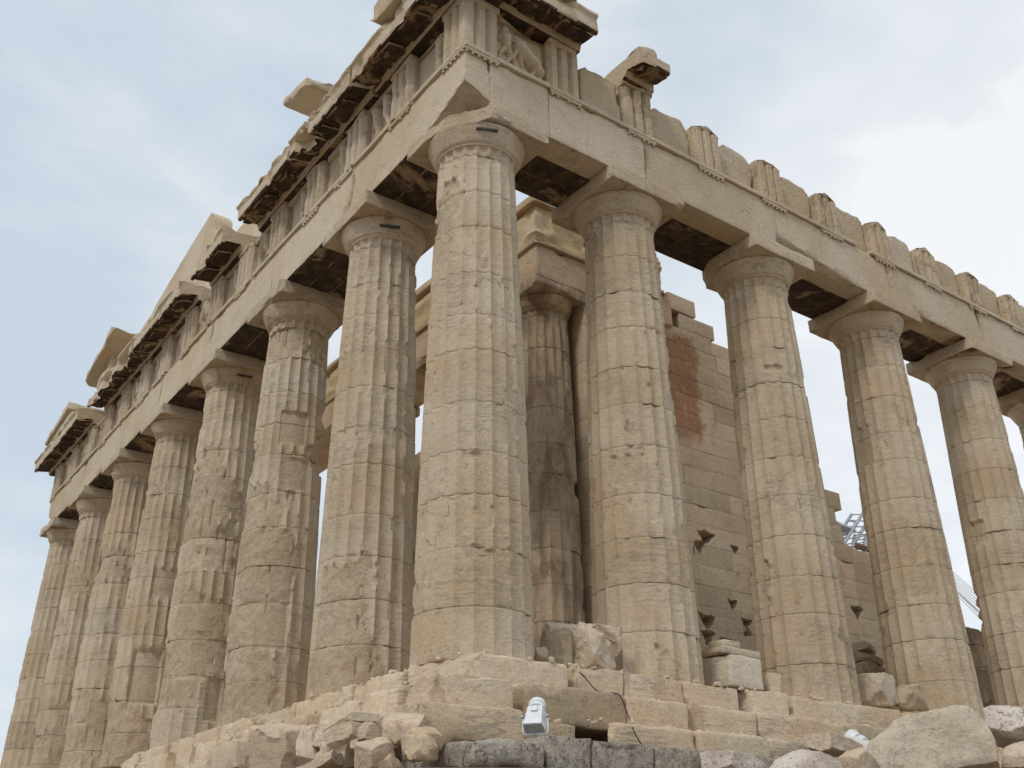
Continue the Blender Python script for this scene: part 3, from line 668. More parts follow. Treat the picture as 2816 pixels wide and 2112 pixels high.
for i in range(1, nS-1):
    s0, s1 = TS[i]+.4225+.03, TS[i+1]-.4225-.02
    if s0 > 23: break
    a = .19 if i > 1 else .10
    if i == 1: s0 += .05; s1 -= .02
    zt = 12.97 if i > 2 else 12.99
    sz, ct = lohi((-.78, s0, ZF+.003), (-a+FO, s1, zt)); g = np.random.default_rng(i)
    V, F, c = block(sz, .09, .05, .014, 2.5, 1100+i, chips=4, chip=(.04, .12), cuts=(((.1, -1, .95), .70+g.uniform(-.03, .05)), ((.1, 1, .95), .74+g.uniform(-.05, .05)), ((.9, 0, 1), .64)), ctr=ct, wear=.05)
    o = mesh('plain_frieze_block', to_s(V), F, M['poros' if i % 3 else 'marble'], base=to_s(np.array([[-.4, (s0+s1)/2, ZF]]))[0], chip=c)
    setp(o, ('large rough plain block beside the tall roofed corner of the stub frieze' if i == 1 else f'rough plain block between grooved stubs, next after the stub above the {colname[i//2]} column' if i % 2 == 0 else
         f'rough plain block between grooved stubs, next before the stub above the {colname[i//2+1]} column'), 'frieze block', 'rough infill blocks of the stub frieze')

# ------------------------------------------------------------------ cornice
def cornice(row, s0, s1, label, seed, ends=(.12, .12), nose=.25, mut=None, crown=True, back=-.75, corner=False, zoff=0., group='blocks of the overhanging cornice'):
    tr = to_w if row == 'w' else to_s; g = np.random.default_rng(seed); z = ZG+zoff
    prof = [(back, z+.003), (.07, z+.003), (.10, z+.10), (.13, z+.16), (.58, z+.075), (.60, z+.02), (.665, z+.02), (.69, z+.06), (.69, z+.36), (.72, z+.40), (.755, z+.43), (.75, z+.50), (.70, z+.56), (back, z+.56)]
    n = max(6, int((s1-s0)/.07)); s = np.linspace(s0, s1, n); V, F, ring = sweep(prof, s, res=.07); base = tr(np.array([[.2, (s0+s1)/2, z]]))[0]
    root = thing('cornice_block', label, 'cornice block', base, group); ch = np.zeros(len(V))
    # ragged ends
    for sd_, e, q in ((s0, ends[0], 1), (s1, ends[1], -1)):
        dist = (V[:, 1]-sd_)*q; k = dist < e*2.5+.01
        raw = e*(.5+.9*fbm(np.stack([V[:, 0]*1.6, V[:, 2]*1.6, V[:, 0]*0+seed+q], 1), 1., 3, seed+q))+e*.5*np.clip(V[:, 0], 0, 1)
        mv = np.clip(raw-dist, 0, None); V[:, 1] += q*np.where(k, mv, 0); ch[k & (mv > .01)] = 1
    # knocked nose and crown
    nb_ = fbm(np.stack([V[:, 1]*.9, V[:, 2]*.8, V[:, 1]*0+seed], 1), 1.2, 4, seed+5); lim = .76-nose*np.clip(nb_-.05, 0, 1)*1.3; top_ = (V[:, 2] > z+.30)
    k = (V[:, 0] > lim) & top_; V[k, 0] = lim[k]; ch[k] = 1
    nb2 = fbm(np.stack([V[:, 1]*1.3, V[:, 1]*0, V[:, 1]*0+seed], 1), 1.3, 4, seed+6); lim = .70-nose*.8*np.clip(nb2-.15, 0, 1); k = (V[:, 0] > lim) & ~top_; V[k, 0] = lim[k]; ch[k] = 1
    wt = np.clip(fbm(np.stack([V[:, 1], V[:, 0], V[:, 1]*0], 1)+seed, 1.4, 3, seed+8)-.1, 0, 1); V[:, 2] -= np.where(V[:, 2] > z+.5, wt*.22*np.clip(V[:, 0]+.4, 0, 1), 0)
    V += np.stack([fbm(V+seed, 3., 3, seed+j) for j in range(3)], 1)*.010
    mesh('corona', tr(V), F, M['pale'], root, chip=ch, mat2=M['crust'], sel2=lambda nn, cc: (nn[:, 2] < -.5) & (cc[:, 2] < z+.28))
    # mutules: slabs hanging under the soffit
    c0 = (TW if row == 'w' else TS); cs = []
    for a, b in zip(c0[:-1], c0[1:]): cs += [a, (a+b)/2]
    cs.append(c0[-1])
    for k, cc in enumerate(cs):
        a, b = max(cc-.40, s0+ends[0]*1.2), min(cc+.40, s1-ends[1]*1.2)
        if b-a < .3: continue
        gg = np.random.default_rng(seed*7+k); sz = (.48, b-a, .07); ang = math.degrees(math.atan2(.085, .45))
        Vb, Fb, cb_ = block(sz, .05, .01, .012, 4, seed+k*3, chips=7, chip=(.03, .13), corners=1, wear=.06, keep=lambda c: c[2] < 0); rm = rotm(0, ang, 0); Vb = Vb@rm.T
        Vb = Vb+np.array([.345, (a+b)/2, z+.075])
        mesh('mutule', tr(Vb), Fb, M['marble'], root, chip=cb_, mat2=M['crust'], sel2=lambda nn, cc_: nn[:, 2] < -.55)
    return root
cornice('w', -1.62, 2.72, 'long cornice length at the corner with dark soffit slabs, nearest piece of the corniced row', 1201, (.02, .06), .22)
cornice('w', 2.76, 4.98, 'cornice length over the second column with a sharp undamaged front edge', 1202, (.05, .08), .20)
cornice('w', 4.98, 5.95, 'snapped-back short cornice stump with its overhang broken off', 1203, (.10, .12), .9)
cornice('w', 5.90, 9.28, 'cornice length with jagged bites in its lower edge, over the third column', 1204, (.18, .10), .30)
cornice('w', 10.28, 12.75, 'isolated clean-cut cornice length with gaps on both sides below the tall gable wall', 1205, (.05, .10), .22)
cornice('w', 13.65, 18.2, 'cornice length below the sloping foot of the gable wall, over the fourth and fifth columns', 1206, (.08, .06), .25)
cornice('w', 18.24, 23.5, 'cornice length under the far raking slab with a small statue fragment above', 1207, (.05, .12), .3)
cornice('w', 24.75, 31.5, 'far end cornice length carrying stacked slabs, outlined against the sky', 1208, (.06, .02), .15)
cornice('s', -.2, 2.02, 'corner cornice piece jutting over the sharply carved panel with black crust beneath', 1209, (.0, .06), .20)
cornice('s', 3.28, 4.16, 'lone overhanging cornice piece perched on one grooved block above the second column', 1210, (.06, .06), .35, back=-1.35)
# upper courses on the front: corner and raking pieces, gable wall
def slab(name, label, cat, lo, hi, seed, mat, rot=(0, 0, 0), chips=6, corners=1, res=.12, wear=.05, group=None, amp=.012, cuts=(), mat2=None):
    sz, ct = lohi(lo, hi); V, F, c = block(sz, res, .02, amp, 1.8, seed, chips=chips, chip=(.05, .18), corners=corners, wear=wear, ctr=ct, rot=rotm(*rot), cuts=cuts)
    return setp(mesh(name, V, F, M[mat], base=ct-np.array([0, 0, sz[2]/2]), chip=c, mat2=M[mat2] if mat2 else None, sel2=down), label, cat, group)
RK = 13.2
slab('raking_cornice_block', 'thick blunt-ended block lying on the cornice right at the corner', 'cornice block', (-1.72, -.9, 13.70), (-.2, 1.62, 14.30), 1301, 'pale', (RK*.3, 0, 0), group='slabs of the sloping gable edge')
slab('raking_cornice_block', 'block on top of the corner cornice at the upper edge of the photo', 'cornice block', (-1.55, -1.62, 13.70), (1.55, -.92, 14.12), 1302, 'pale', group='slabs of the sloping gable edge', corners=2)
slab('raking_cornice_block', 'flat tan slab sticking out behind the cornice near the corner', 'cornice block', (-1.66, 4.95, 14.98), (.1, 6.5, 15.24), 1303, 'pale', (RK, 0, 0), group='slabs of the sloping gable edge', chips=9, corners=2, amp=.03)
slab('raking_cornice_block', 'far raking slab tilted behind the cornice above a small statue fragment', 'cornice block', (-1.62, 21.3, 15.0), (.1, 24.9, 15.26), 1304, 'pale', (-RK, 0, 0), group='slabs of the sloping gable edge', chips=10, corners=2, amp=.035, res=.14)
slab('raking_cornice_block', 'upper of the stacked slabs at the far end of the cornice', 'cornice block', (-1.66, 26.6, 13.98), (.1, 30.2, 14.30), 1305, 'pale', (-9, 0, 0), group='slabs of the sloping gable edge', res=.16)
slab('raking_cornice_block', 'lower of the stacked slabs at the far end of the cornice', 'cornice block', (-1.55, 26.2, 13.68), (.1, 31.4, 13.90), 1306, 'pale', (-4, 0, 0), group='slabs of the sloping gable edge', res=.16)
for k, (y0, y1, dz) in enumerate(((2.3, 4.2, .22), (5.95, 7.2, .30), (7.3, 9.1, .18), (14.0, 16.0, .2), (16.3, 18.0, .25), (18.6, 20.1, .2), (21.2, 22.9, .25))):
    slab('cornice_top_stone', f'eroded low stone lying on the cornice, number-{["one","two","three","four","five","six","seven"][k]} position counting away from the corner'.replace('number-', '').replace(' position', ' in order,'), 'stone', (-1.45, y0, 13.66), (-.4, y1, 13.66+dz+.06), 1320+k, 'marble', (0, 0, 0), chips=8, corners=3, wear=.12, group='eroded stones along the cornice top', amp=.03)
# gable wall: polygon in (y,z), thickness in x
def gable():
    top = [(14.7, 16.5), (14.75, 17.0), (15.15, 17.42), (15.5, 17.35), (17.6, 16.98), (18.0, 16.92), (20.4, 16.35), (20.6, 16.2), (22.6, 15.85), (24.4, 15.3)]
    poly = [(9.6, 13.69), (9.6, 14.2), (11.2, 14.5), (11.4, 15.0), (14.3, 15.2), (14.5, 16.2)]+top+[(24.8, 13.69)]
    P = []; 
    for i in range(len(poly)):
        a, b = np.array(poly[i]), np.array(poly[(i+1) % len(poly)]); n = max(1, int(np.linalg.norm(b-a)/.16)); P += [a+(b-a)*k/n for k in range(n)]
    P = np.array(P); P += .035*np.stack([fbm(np.c_[P, P[:, 0]*0], 2., 3, 3), fbm(np.c_[P, P[:, 0]*0], 2., 3, 8)], 1)
    xs_ = np.array([-.62, -.60, -.35, -.02, 0])+.1; n = len(P); V = []
    for x in xs_:
        k = .97 if x in (xs_[0], xs_[-1]) else 1
        V.append(np.c_[np.full(n, x), P*1.0])
    V = np.concatenate(V); i = np.arange(5*n).reshape(5, n); j = np.roll(i, -1, 1)
    F = [np.stack([i[:-1], j[:-1], j[1:], i[1:]], -1).reshape(-1, 4), tuple(i[0][::-1]), tuple(i[-1])]
    o = mesh('gable_wall', V, F, M['pale'], base=(-.3, 17, 13.69)); setp(o, 'tall remaining piece of the gable wall rising to a blunt peak above the cornice', 'wall')
gable()
V1, F1, c1 = rock((.85, 1.0, .95), 51, (-1.0, 23.2, 14.15), planes=9, amp=.04); V2, F2, c2 = rock((.5, .55, .8), 52, (-1.0, 23.0, 14.85), planes=8, amp=.03)
V, F, c = join((V1, F1, c1), (V2, F2, c2)); setp(mesh('statue_fragment', V, F, M['pale'], base=(-1.0, 23.2, 13.7), chip=c), 'headless lumpy statue fragment standing on the cornice below the far raking slab', 'statue')

# ------------------------------------------------------------------ inner porch entablature and flank wall
def porch():
    g0 = 'stones above the inner columns'
    def b(name, label, cat, lo, hi, mat, seed, res=.15, chips=6, wear=.03): 
        sz, ct = lohi(lo, hi); V, F, c = block(sz, res, .012, .008, 2, seed, chips=chips, chip=(.03, .12), wear=wear, ctr=ct); return name, label, cat, V, F, c, mat, ct-np.array([0, 0, sz[2]/2])
    root = thing('porch_beam', 'reddish beam with carved band and ledge above the dark inner column, turning the corner', 'beam', (4.2, 3.6, 10.71), g0)
    for nm, lo, hi, mt, sd_ in (('beam_slab', (4.24, 3.62, 10.71), (5.9, 21., 11.62), 'ruddy', 1), ('beam_slab', (5.904, 3.62, 10.71), (8.9, 4.75, 11.62), 'ruddy', 2),
                          ('ledge', (4.16, 3.54, 11.624), (5.94, 21., 11.74), 'ruddy', 3), ('ledge', (5.944, 3.54, 11.624), (8.7, 4.78, 11.74), 'ruddy', 4),
                          ('cornice_ledge', (4.05, 3.43, 12.80), (5.9, 21., 12.93), 'ruddy', 7), ('cornice_ledge', (4.12, 3.50, 12.933), (5.9, 14., 13.10), 'frieze', 8), ('cornice_ledge', (5.904, 3.43, 12.80), (7.6, 4.7, 12.97), 'ruddy', 9)):
        sz, ct = lohi(lo, hi); V, F, c = block(sz, .10, .008, .006, 2, 60+sd_, chips=12, chip=(.02, .08), wear=.015, ctr=ct); mesh(nm, V, F, M[mt], root, chip=c)
    for lo, hi, sd_ in (((4.22, 3.60, 11.744), (5.9, 21., 12.796), 11), ((5.904, 3.60, 11.744), (8.55, 4.72, 12.796), 12)):
        sz, ct = lohi(lo, hi); V, F, c = block(sz, .05 if sd_ == 12 else .09, .008, .004, 2, sd_, chips=7, chip=(.03, .10), wear=.015, ctr=(0, 0, 0)); V = V+ct
        # worn figures in low relief
        rel = np.clip(fbm(V*np.array([1, 1, .8]), 2.3, 5, 21, .6)+.1, -.2, 1)*.16; up_ = sstep(11.80, 11.95, V[:, 2])*sstep(12.74, 12.6, V[:, 2])
        if sd_ == 11: V[:, 0] -= np.where(V[:, 0] < 4.4, rel*up_, 0)
        V[:, 1] -= np.where((V[:, 1] < 3.8), rel*up_, 0)
        mesh('carved_band', V, F, M['frieze'], root, chip=c)
porch()
def flank_wall():
    y0, y1 = 3.72, 4.85; H0, ch_ = .42, .516
    prof = [(5.0, 10.70), (8.95, 10.70), (8.96, 12.3), (9.35, 12.3), (9.36, 11.98), (9.62, 11.97), (9.63, 11.2), (10.65, 11.2), (10.66, 10.68), (11.2, 10.65), (11.21, 10.1), (11.7, 10.1), (11.71, 9.6), (12.4, 9.6), (12.41, 8.8), (13.2, 8.8), (13.21, 8.2), (14.0, 8.2), (14.01, 7.2),
            (14.7, 7.2), (14.71, 6.6), (14.9, 6.6), (14.91, 6.07), (15.55, 6.0), (15.56, 5.55), (16.15, 5.5), (16.16, 5.0), (17.6, 4.95), (17.61, 4.0), (19.3, 4.0)]
    px_, pz_ = np.array([p[0] for p in prof]), np.array([p[1] for p in prof])
    root = thing('flank_wall', 'tall sandy block wall stepping down in ruin behind the stub-frieze columns, rust-red stain on it', 'wall', (5.8, y0, H0)); parts = []
    holes = {(9.26, 4.65), (9.50, 4.90), (10.49, 4.76), (10.22, 3.35), (9.24, 2.79), (9.24, 2.4), (9.93, 2.27), (10.67, 2.76), (15.25, 3.82)}
    row = 0; z = H0; g = np.random.default_rng(4)
    while z < 12.2:
        zt = z+(1.16 if row == 0 else ch_); off = (row % 2)*.62+g.uniform(-.08, .08); x = 5.80
        while x < 19.3:
            L = 1.22+g.uniform(-.22, .22) if x > 5.81 else .7+off*.6; xe = min(x+L, 19.3); xm = (x+xe)/2; top = np.interp(xm, px_, pz_)
            if xe-x > .1 and zt <= top+.30:
                dy = g.uniform(-.006, .006); z_t = min(zt, top+.12) if zt > top else zt
                sz, ct = lohi((x+.002, y0+dy, z+.0015), (xe-.002, y0+.5, z_t-.002)); near = any(x-.25 < hx < xe+.25 and z-.2 < hz < z_t+.2 for hx, hz in holes)
                V, F, c = block(sz, .03 if near else .11 if x < 11.5 else .16, .005, .003, 2., int(x*97+row*13), chips=0 if g.random() < .75 else 2, chip=(.02, .06), wear=.003, ctr=ct, keep=lambda c: c[1] < 0)
                for hx, hz in sorted(holes):       # prised-out block corners
                    q = (hx*7.3) % 1 > .62; kf = .6+.7*((hz*5.7) % 1); dx, dz = np.abs(V[:, 0]-hx+.05*fbm(V, 4, 3, 2))/kf, (V[:, 2]-hz+.05*fbm(V, 4, 3, 7))/kf; k = (V[:, 1] < y0+.25) & (((np.abs(dz) < .20) & (dx < .02+.75*np.abs(dz))) if q else ((dz > -.17) & (dz < .10) & (dx < .07+.6*np.clip(dz+.17, 0, 1))))
                    V[k, 1] += .44
                parts.append((V, F, c))
            x = xe
        z = zt; row += 1
    V, F, c = join(*parts); mesh('face_course', V, F, M['wall'], root, chip=c, flip=False)
    core = []
    for a, b in zip(range(0, len(prof)-1), range(1, len(prof))):
        x0, x1 = prof[a][0], prof[b][0]
        if x1-x0 < .1: continue
        sz, ct = lohi((max(x0, 5.85), y0+.505, H0), (x1-.02, y1, min(prof[a][1], prof[b][1])-.02)); V, F, c = block(sz, .4, .02, .01, 2, a, ctr=ct); core.append((V, F, c))
    V, F, c = join(*core); mesh('back_course', V, F, M['wall'], root, chip=c, flip=False)
flank_wall()
sz, ct = lohi((8., 13.4, .4), (9.1, 17.5, 10.9)); V, F, c = block(sz, .3, .03, .05, 1.5, 44, chips=20, chip=(.1, .5), corners=3, ctr=ct, wear=.2)
setp(mesh('cross_wall', V, F, M['brown'], base=(8.5, 15.4, .4), chip=c), 'ruined dark cross wall glimpsed between the corner column and its corniced neighbour', 'wall')

# ------------------------------------------------------------------ steps
GST = 'blocks of the temple steps'
def sblock(lo, hi, label, seed, mat='step', chips=6, r=.02, wear=.035, res=.08, cuts=(), corners=0, amp=.006, rot=(0, 0, 0), group=GST, keep=None):
    lo = (lo[0]+.004, lo[1]+.004, lo[2]); hi = (hi[0]-.004, hi[1]-.004, hi[2]); sz, ct = lohi(lo, hi); V, F, c = block(sz, res, r, amp, 1.6, seed, chips=chips, chip=(.05, .17), wear=wear, cuts=cuts, corners=corners, ctr=ct, rot=rotm(*rot), keep=keep)
    return setp(mesh('step_block', V, F, M[mat], base=ct-np.array([0, 0, sz[2]/2]), chip=c), label, 'step block', group)
z1, z2, z3, z4 = Z_S, -.41, -.90, -1.42
front = lambda c: c[1] < 0
# flank side, three rows
sblock((-1.0, -1.06, z2-.05), (1.06, .3, z1), 'rounded top step block right under the corner column', 2001, chips=3, wear=.08, cuts=(((-.9, -.75, .45), .99), ((-.6, -.2, .9), .66)), r=.06, res=.06)
for k, (a, b, lb, mt) in enumerate(((1.19, 2.155, 'top step block right of the stained gap beside the corner column foot', 'step'), (2.16, 3.45, 'top step block in front of the second stub-row column, left half', 'step'), (3.455, 4.75, 'top step block in front of the second stub-row column, ending at a broken notch', 'step'),
        (5.1, 6.04, 'top step block between broken notch and dark gap, under the lidded block', 'step'), (6.18, 9.5, 'long top step block with orange streaks in front of the third stub-row column', 'step'), (9.51, 12.2, 'top step block behind the big foreground boulder', 'step'), (12.21, 16.2, 'top step block below the fifth stub-row column', 'step'), (16.21, 21., 'farthest top step block on the stub-row side', 'step'))):
    sblock((a, -1.06-.02*(k % 2), z2-.05), (b, .1, z1-.015*(k % 3)), lb, 2010+k, mt, chips=3, keep=front)
sblock((-1.78, -1.78, z3-.04), (-.51, -.9, z2+.02), 'second step block forming the outer corner of the steps', 2030, chips=3, wear=.10, cuts=(((-.95, .1, .30), .60),), res=.07, keep=front)
for k, (a, b, lb, mt) in enumerate(((-.30, 1.545, 'dark weathered second step block above the black cavity', 'stepdark'), (1.55, 2.905, 'second step block just right of the dark weathered one', 'step'), (2.91, 4.365, 'second step block with grey lichen spots on its edge', 'step'), (4.37, 7.0, 'second step block with black streaks below the lidded block', 'step'), (7.01, 9.9, 'second step block ending behind the small floodlight', 'stepdark'), (9.91, 14., 'second step block hidden beside the big boulder', 'step'))):
    sblock((a, -1.77, z3-.04), (b, -.95, z2+(.03 if k == 0 else 0)), lb, 2040+k, mt, chips=4, r=.04, wear=.06, keep=front)
sblock((-2.46, -2.48, z4), (-.86, -1.62, z3+.02), 'big lowest step block at the outer corner beside the floodlight', 2060, chips=3, wear=.12, cuts=(((-.9, .15, .25), .74),), res=.07, keep=front)
for k, (a, b, lb, mt) in enumerate(((.60, 2.22, 'rounded rocky lowest step block right of the black cavity', 'step'), (2.23, 3.76, 'lowest step block with rounded edge behind the pinkish rocks', 'step'), (3.77, 6.2, 'lowest step block behind the pinkish white rock', 'step'), (6.21, 9., 'lowest step block beside the small floodlight', 'stepdark'), (9.01, 13., 'lowest step block behind the big boulder', 'step'))):
    sblock((a, -2.46-.05*(k % 2), z4), (b, -1.62, z3-.02), lb, 2070+k, mt, chips=5, r=.07, wear=.08, corners=1, keep=front, cuts=(((-1, .95, 0), .36),) if k == 0 else ())
sblock((-.85, -2.12, z4), (.30, -1.65, z3-.06), 'recessed pitted block left of the black cavity under the dark step', 2080, 'poros', chips=3)
# front side, three rows
g = np.random.default_rng(8); y = .35; k = 0
ow = ['first', 'second', 'third', 'fourth', 'fifth', 'sixth', 'seventh', 'eighth', 'ninth', 'tenth', 'eleventh', 'twelfth', 'thirteenth']
while y < 13.5:
    L = g.uniform(1.3, 2.3); sblock((-1.06+g.uniform(-.015, .02), y+.004, z2-.05), (.1, y+L-.004, Z_W+g.uniform(-.008, .008)), f'{ow[k]} worn top step block from the corner along the corniced row', 2100+k, chips=6, wear=.10, r=.04, amp=.014, corners=0, keep=lambda c: c[0] < 0); y += L; k += 1
y = -.85; k = 0
while y < 13.:
    L = g.uniform(1.2, 2.2); sblock((-1.77+g.uniform(-.03, .04), y+.004, z3-.04), (-.95, y+L-.004, z2-.02+g.uniform(-.015, .01)), f'{ow[k]} battered middle step block from the corner along the corniced row', 2130+k, chips=7, wear=.12, r=.04, amp=.018, corners=1, keep=lambda c: c[0] < 0); y += L; k += 1
y = -1.6; k = 0
while y < 12.:
    L = g.uniform(1.1, 2.0); sblock((-2.44+g.uniform(-.04, .05), y+.004, z4), (-1.64, y+L-.004, z3-.03+g.uniform(-.03, .015)), f'{ow[k]} broken lowest step block from the corner along the corniced row', 2160+k, 'rock', chips=8, wear=.14, r=.05, amp=.022, corners=2, keep=lambda c: c[0] < 0); y += L; k += 1

# ------------------------------------------------------------------ grey footing and tumbled rocks
GF = 'grey footing blocks under the steps'
for k, (a, b, zt, lb) in enumerate(((-2.62, -1.62, -1.50, 'roughest grey footing block, ragged, at the outer end of the footing'), (-1.61, -1.0, -1.41, 'smooth grey footing block directly under the white floodlight'), (-.995, -.02, -1.42, 'small grey footing block right of the floodlight post'), (-.015, 1.05, -1.43, 'black-speckled grey footing block below the cavity'),
        (1.055, 1.95, -1.44, 'black-mottled grey footing block left of the pinkish rocks'), (1.955, 3.1, -1.45, 'grey footing block partly behind the pinkish rocks'))):
    sz, ct = lohi((a, -3.95, -1.78), (b, -2.3, zt)); V, F, c = block(sz, .07, .012 if k else .05, .008 if k else .04, 3., 2300+k, chips=4, chip=(.02, .08), ctr=ct, wear=.03)
    setp(mesh('footing_block', V, F, M['found'], base=(ct[0], ct[1], -1.78), chip=c), lb, 'stone block', GF)
sz, ct = lohi((-1.75, -4.10, -2.4), (3.2, -2.3, -1.785)); V, F, c = block(sz, .09, .012, .008, 3., 2310, chips=6, chip=(.02, .08), ctr=ct, wear=.03)
setp(mesh('footing_block', V, F, M['found'], base=(ct[0], ct[1], -2.4), chip=c), 'long lower grey footing course along the bottom edge', 'stone block', GF)

def put(name, label, cat, px, py, ax, val, size, seed, mat='rock', rot=(0, 0, 0), planes=12, amp=.025, group='tumbled rocks at the foot of the steps', sub=5, shape='rock', **kw):
    p = ray(px, py, ax, val)
    if shape == 'rock': V, F, c = rock(size, seed, p, rotm(*rot), planes, sub, amp)
    else: V, F, c = block(size, .08, .03, amp, 2., seed, chips=8, chip=(.04, .14), corners=2, wear=.09, ctr=p, rot=rotm(*rot), **kw)
    return setp(mesh(name, V, F, M[mat], base=(p[0], p[1], V[:, 2].min()), chip=c, angle=24), label, cat, group)
# left of the corner (front side)
put('rubble_rock', 'large upright flat-faced slab leaning among the rubble', 'rock', 785, 2075, 0, -2.9, (.6, .85, .75), 41, rot=(8, -12, 10), shape='b')
put('rubble_rock', 'wedge-shaped rock leaning against the upright flat slab', 'rock', 862, 2062, 0, -2.95, (.5, .42, .62), 42, rot=(-10, 5, 30), planes=8)
put('rubble_rock', 'long flat rock capping the rubble pile below the corner step', 'rock', 968, 1990, 0, -2.75, (.5, .78, .20), 43, rot=(-14, 0, 12), planes=9)
put('rubble_rock', 'pale angular rock in the middle of the rubble pile', 'rock', 905, 2028, 0, -2.85, (.5, .34, .38), 44, rot=(20, 10, 40))
put('rubble_rock', 'blunt pale rock under the flat capping rock', 'rock', 962, 2025, 0, -2.95, (.45, .48, .26), 45, rot=(-10, 0, 15))
put('rubble_rock', 'grey cracked rock at the back of the rubble pile', 'rock', 1022, 2030, 0, -2.9, (.4, .34, .36), 46, 'grey', rot=(0, 20, 15))
put('rubble_rock', 'oblique shard lying across the rubble pile', 'rock', 915, 2062, 0, -3.0, (.3, .44, .22), 47, rot=(28, 0, 0), planes=7)
put('rubble_rock', 'small wedge of rock at the foot of the pile', 'rock', 905, 2078, 0, -3.1, (.25, .38, .15), 48, rot=(-18, 0, 0), planes=7)
put('rubble_rock', 'dull rock with a slanting face below the cracked grey rock', 'rock', 955, 2060, 0, -2.9, (.4, .42, .34), 49, rot=(25, 0, 20))
put('rubble_rock', 'rough crumbled lump on the broken face of the corner step', 'rock', 1118, 2008, 0, -2.62, (.45, .62, .42), 50, 'rock', rot=(10, 0, 20), planes=16, amp=.05)
put('rubble_rock', 'rounded grey-edged stone propped on the corner step face', 'rock', 1170, 2028, 0, -2.75, (.35, .42, .30), 54, 'step', rot=(15, 0, 0))
put('rubble_rock', 'cracked angular rock left of the smooth oblong block', 'rock', 1030, 2090, 0, -3.1, (.5, .62, .40), 55, rot=(-14, 0, 10))
put('rubble_rock', 'smooth oblong block lying beside the grey footing', 'rock', 1155, 2060, 0, -2.98, (.38, .86, .27), 56, 'step', rot=(4, 0, -30), shape='b')
put('rubble_rock', 'flat stone slab along the bottom edge left of the cracked rock', 'rock', 890, 2108, 0, -3.2, (.5, .85, .18), 57, rot=(-10, 0, 5), planes=8)
put('rubble_rock', 'broad pale step fragment at the bottom left of the rubble', 'rock', 650, 2095, 0, -2.9, (.5, 1.1, .45), 58, rot=(-6, 0, 0), shape='b')
for k, (px_, py_, s_, lb) in enumerate(((985, 2048, .15, 'small chip wedged between the dull rock and the grey rock'), (880, 2085, .13, 'small flat chip below the wedge-shaped rock'), (1060, 2050, .16, 'small stone beside the rough crumbled lump'), (1075, 2110, .2, 'small stone under the cracked angular rock'),
        (845, 2095, .16, 'small chip at the foot of the upright slab'), (940, 2085, .14, 'thin chip on the flat bottom slab'), (1085, 2022, .14, 'pebble-like chip above the oblong block'), (700, 2040, .18, 'small stone on the broken step above the broad fragment'))):
    put('rubble_rock', lb, 'rock', px_, py_, 0, -3.0, (s_, s_*1.5, s_*.8), 70+k, rot=(20*k, 10, 37*k), planes=8, sub=4, amp=.01)
# right side foreground
def outlined(name, label, cat, pts, ax, val, depth, seed, mat, bulge=.10, lean=0., amp=.02, group='tumbled rocks at the foot of the steps'):
    """a rock whose near face has the given outline; real depth behind it"""
    c0 = np.mean([ray(x, y, ax, val) for x, y in pts], 0); dv = c0-np.array(CAM); dv[2] = 0; dv /= np.linalg.norm(dv); W_ = []; P = []
    for x, y in pts:
        d_ = np.array(fw + r2*((x-1408)/FPX) - u2*((y-1056)/FPX)); W_.append(np.array(CAM)+d_*(dv@(c0-np.array(CAM)))/(dv@d_))
    W_ = np.array(W_)
    for a in range(len(W_)):
        p, q = W_[a], W_[(a+1) % len(W_)]; n = max(1, int(np.linalg.norm(q-p)/.05)); P += [p+(q-p)*k/n for k in range(n)]
    P = np.array(P); n = len(P); c = P.mean(0); V = [c[None]-dv*bulge]; rings = [(t, -1+1.1*t**3) for t in np.linspace(.06, .97, 17)]+[(1., .3), (1.01, .3+.33*depth/bulge), (1.0, .3+.7*depth/bulge), (.95, depth/bulge), (.8, depth/bulge+.25), (.4, depth/bulge+.4)]
    for t, d in rings: V.append(c+(P-c)*t+dv*d*bulge+np.array([0, 0, 1.])*0)
    V.append((c+dv*(depth+.4*bulge))[None]); V = np.concatenate(V); q_ = np.abs(fbm(V+seed, .9, 3, seed+4)); V += np.outer(.10*q_, dv)
    V += np.outer(lean*(V[:, 2]-V[:, 2].min()), dv)
    V += np.stack([fbm(V+seed, 1.8, 6, seed+j, .6) for j in range(3)], 1)*amp
    m_ = len(rings); i = 1+np.arange(m_*n).reshape(m_, n); j = np.roll(i, -1, 1)
    F = [np.stack([i[:-1], j[:-1], j[1:], i[1:]], -1).reshape(-1, 4), np.stack([np.zeros(n, int), j[0], i[0]], 1), np.stack([np.full(n, len(V)-1), i[-1], j[-1]], 1)]
    ch = np.clip(fbm(V+seed, 2., 3, seed+3)+.1, 0, 1); z = V[:, 2].min()
    return setp(mesh(name, V, F, M[mat], base=(c[0], c[1], z), chip=ch, angle=22), label, cat, group)
o8 = lambda L: [(2100+x*.3237, 1600+y*.3237) for x, y in L]
outlined('boulder', 'huge cream boulder slab tilted in front of the stub-row steps', 'boulder', o8([(860, 1700), (870, 1420), (890, 1340), (960, 1280), (1050, 1220), (1090, 1165), (1170, 1130), (1380, 1085), (1640, 1030), (1745, 1032), (1800, 1085), (1870, 1160), (1930, 1250), (1965, 1320), (2000, 1480), (2000, 1525), (1900, 1545), (1700, 1570), (1500, 1600), (1450, 1700)]), 1, -4.6, .75, 81, 'boulder', .06, .14, .028)
outlined('rubble_rock', 'pinkish white peaked rock in front of the lowest steps', 'rock', o8([(-60, 1640), (50, 1530), (240, 1440), (320, 1415), (490, 1412), (560, 1440), (650, 1495), (690, 1560), (700, 1680), (300, 1720)]), 1, -4.4, .6, 84, 'pink', .10, .5, .055)
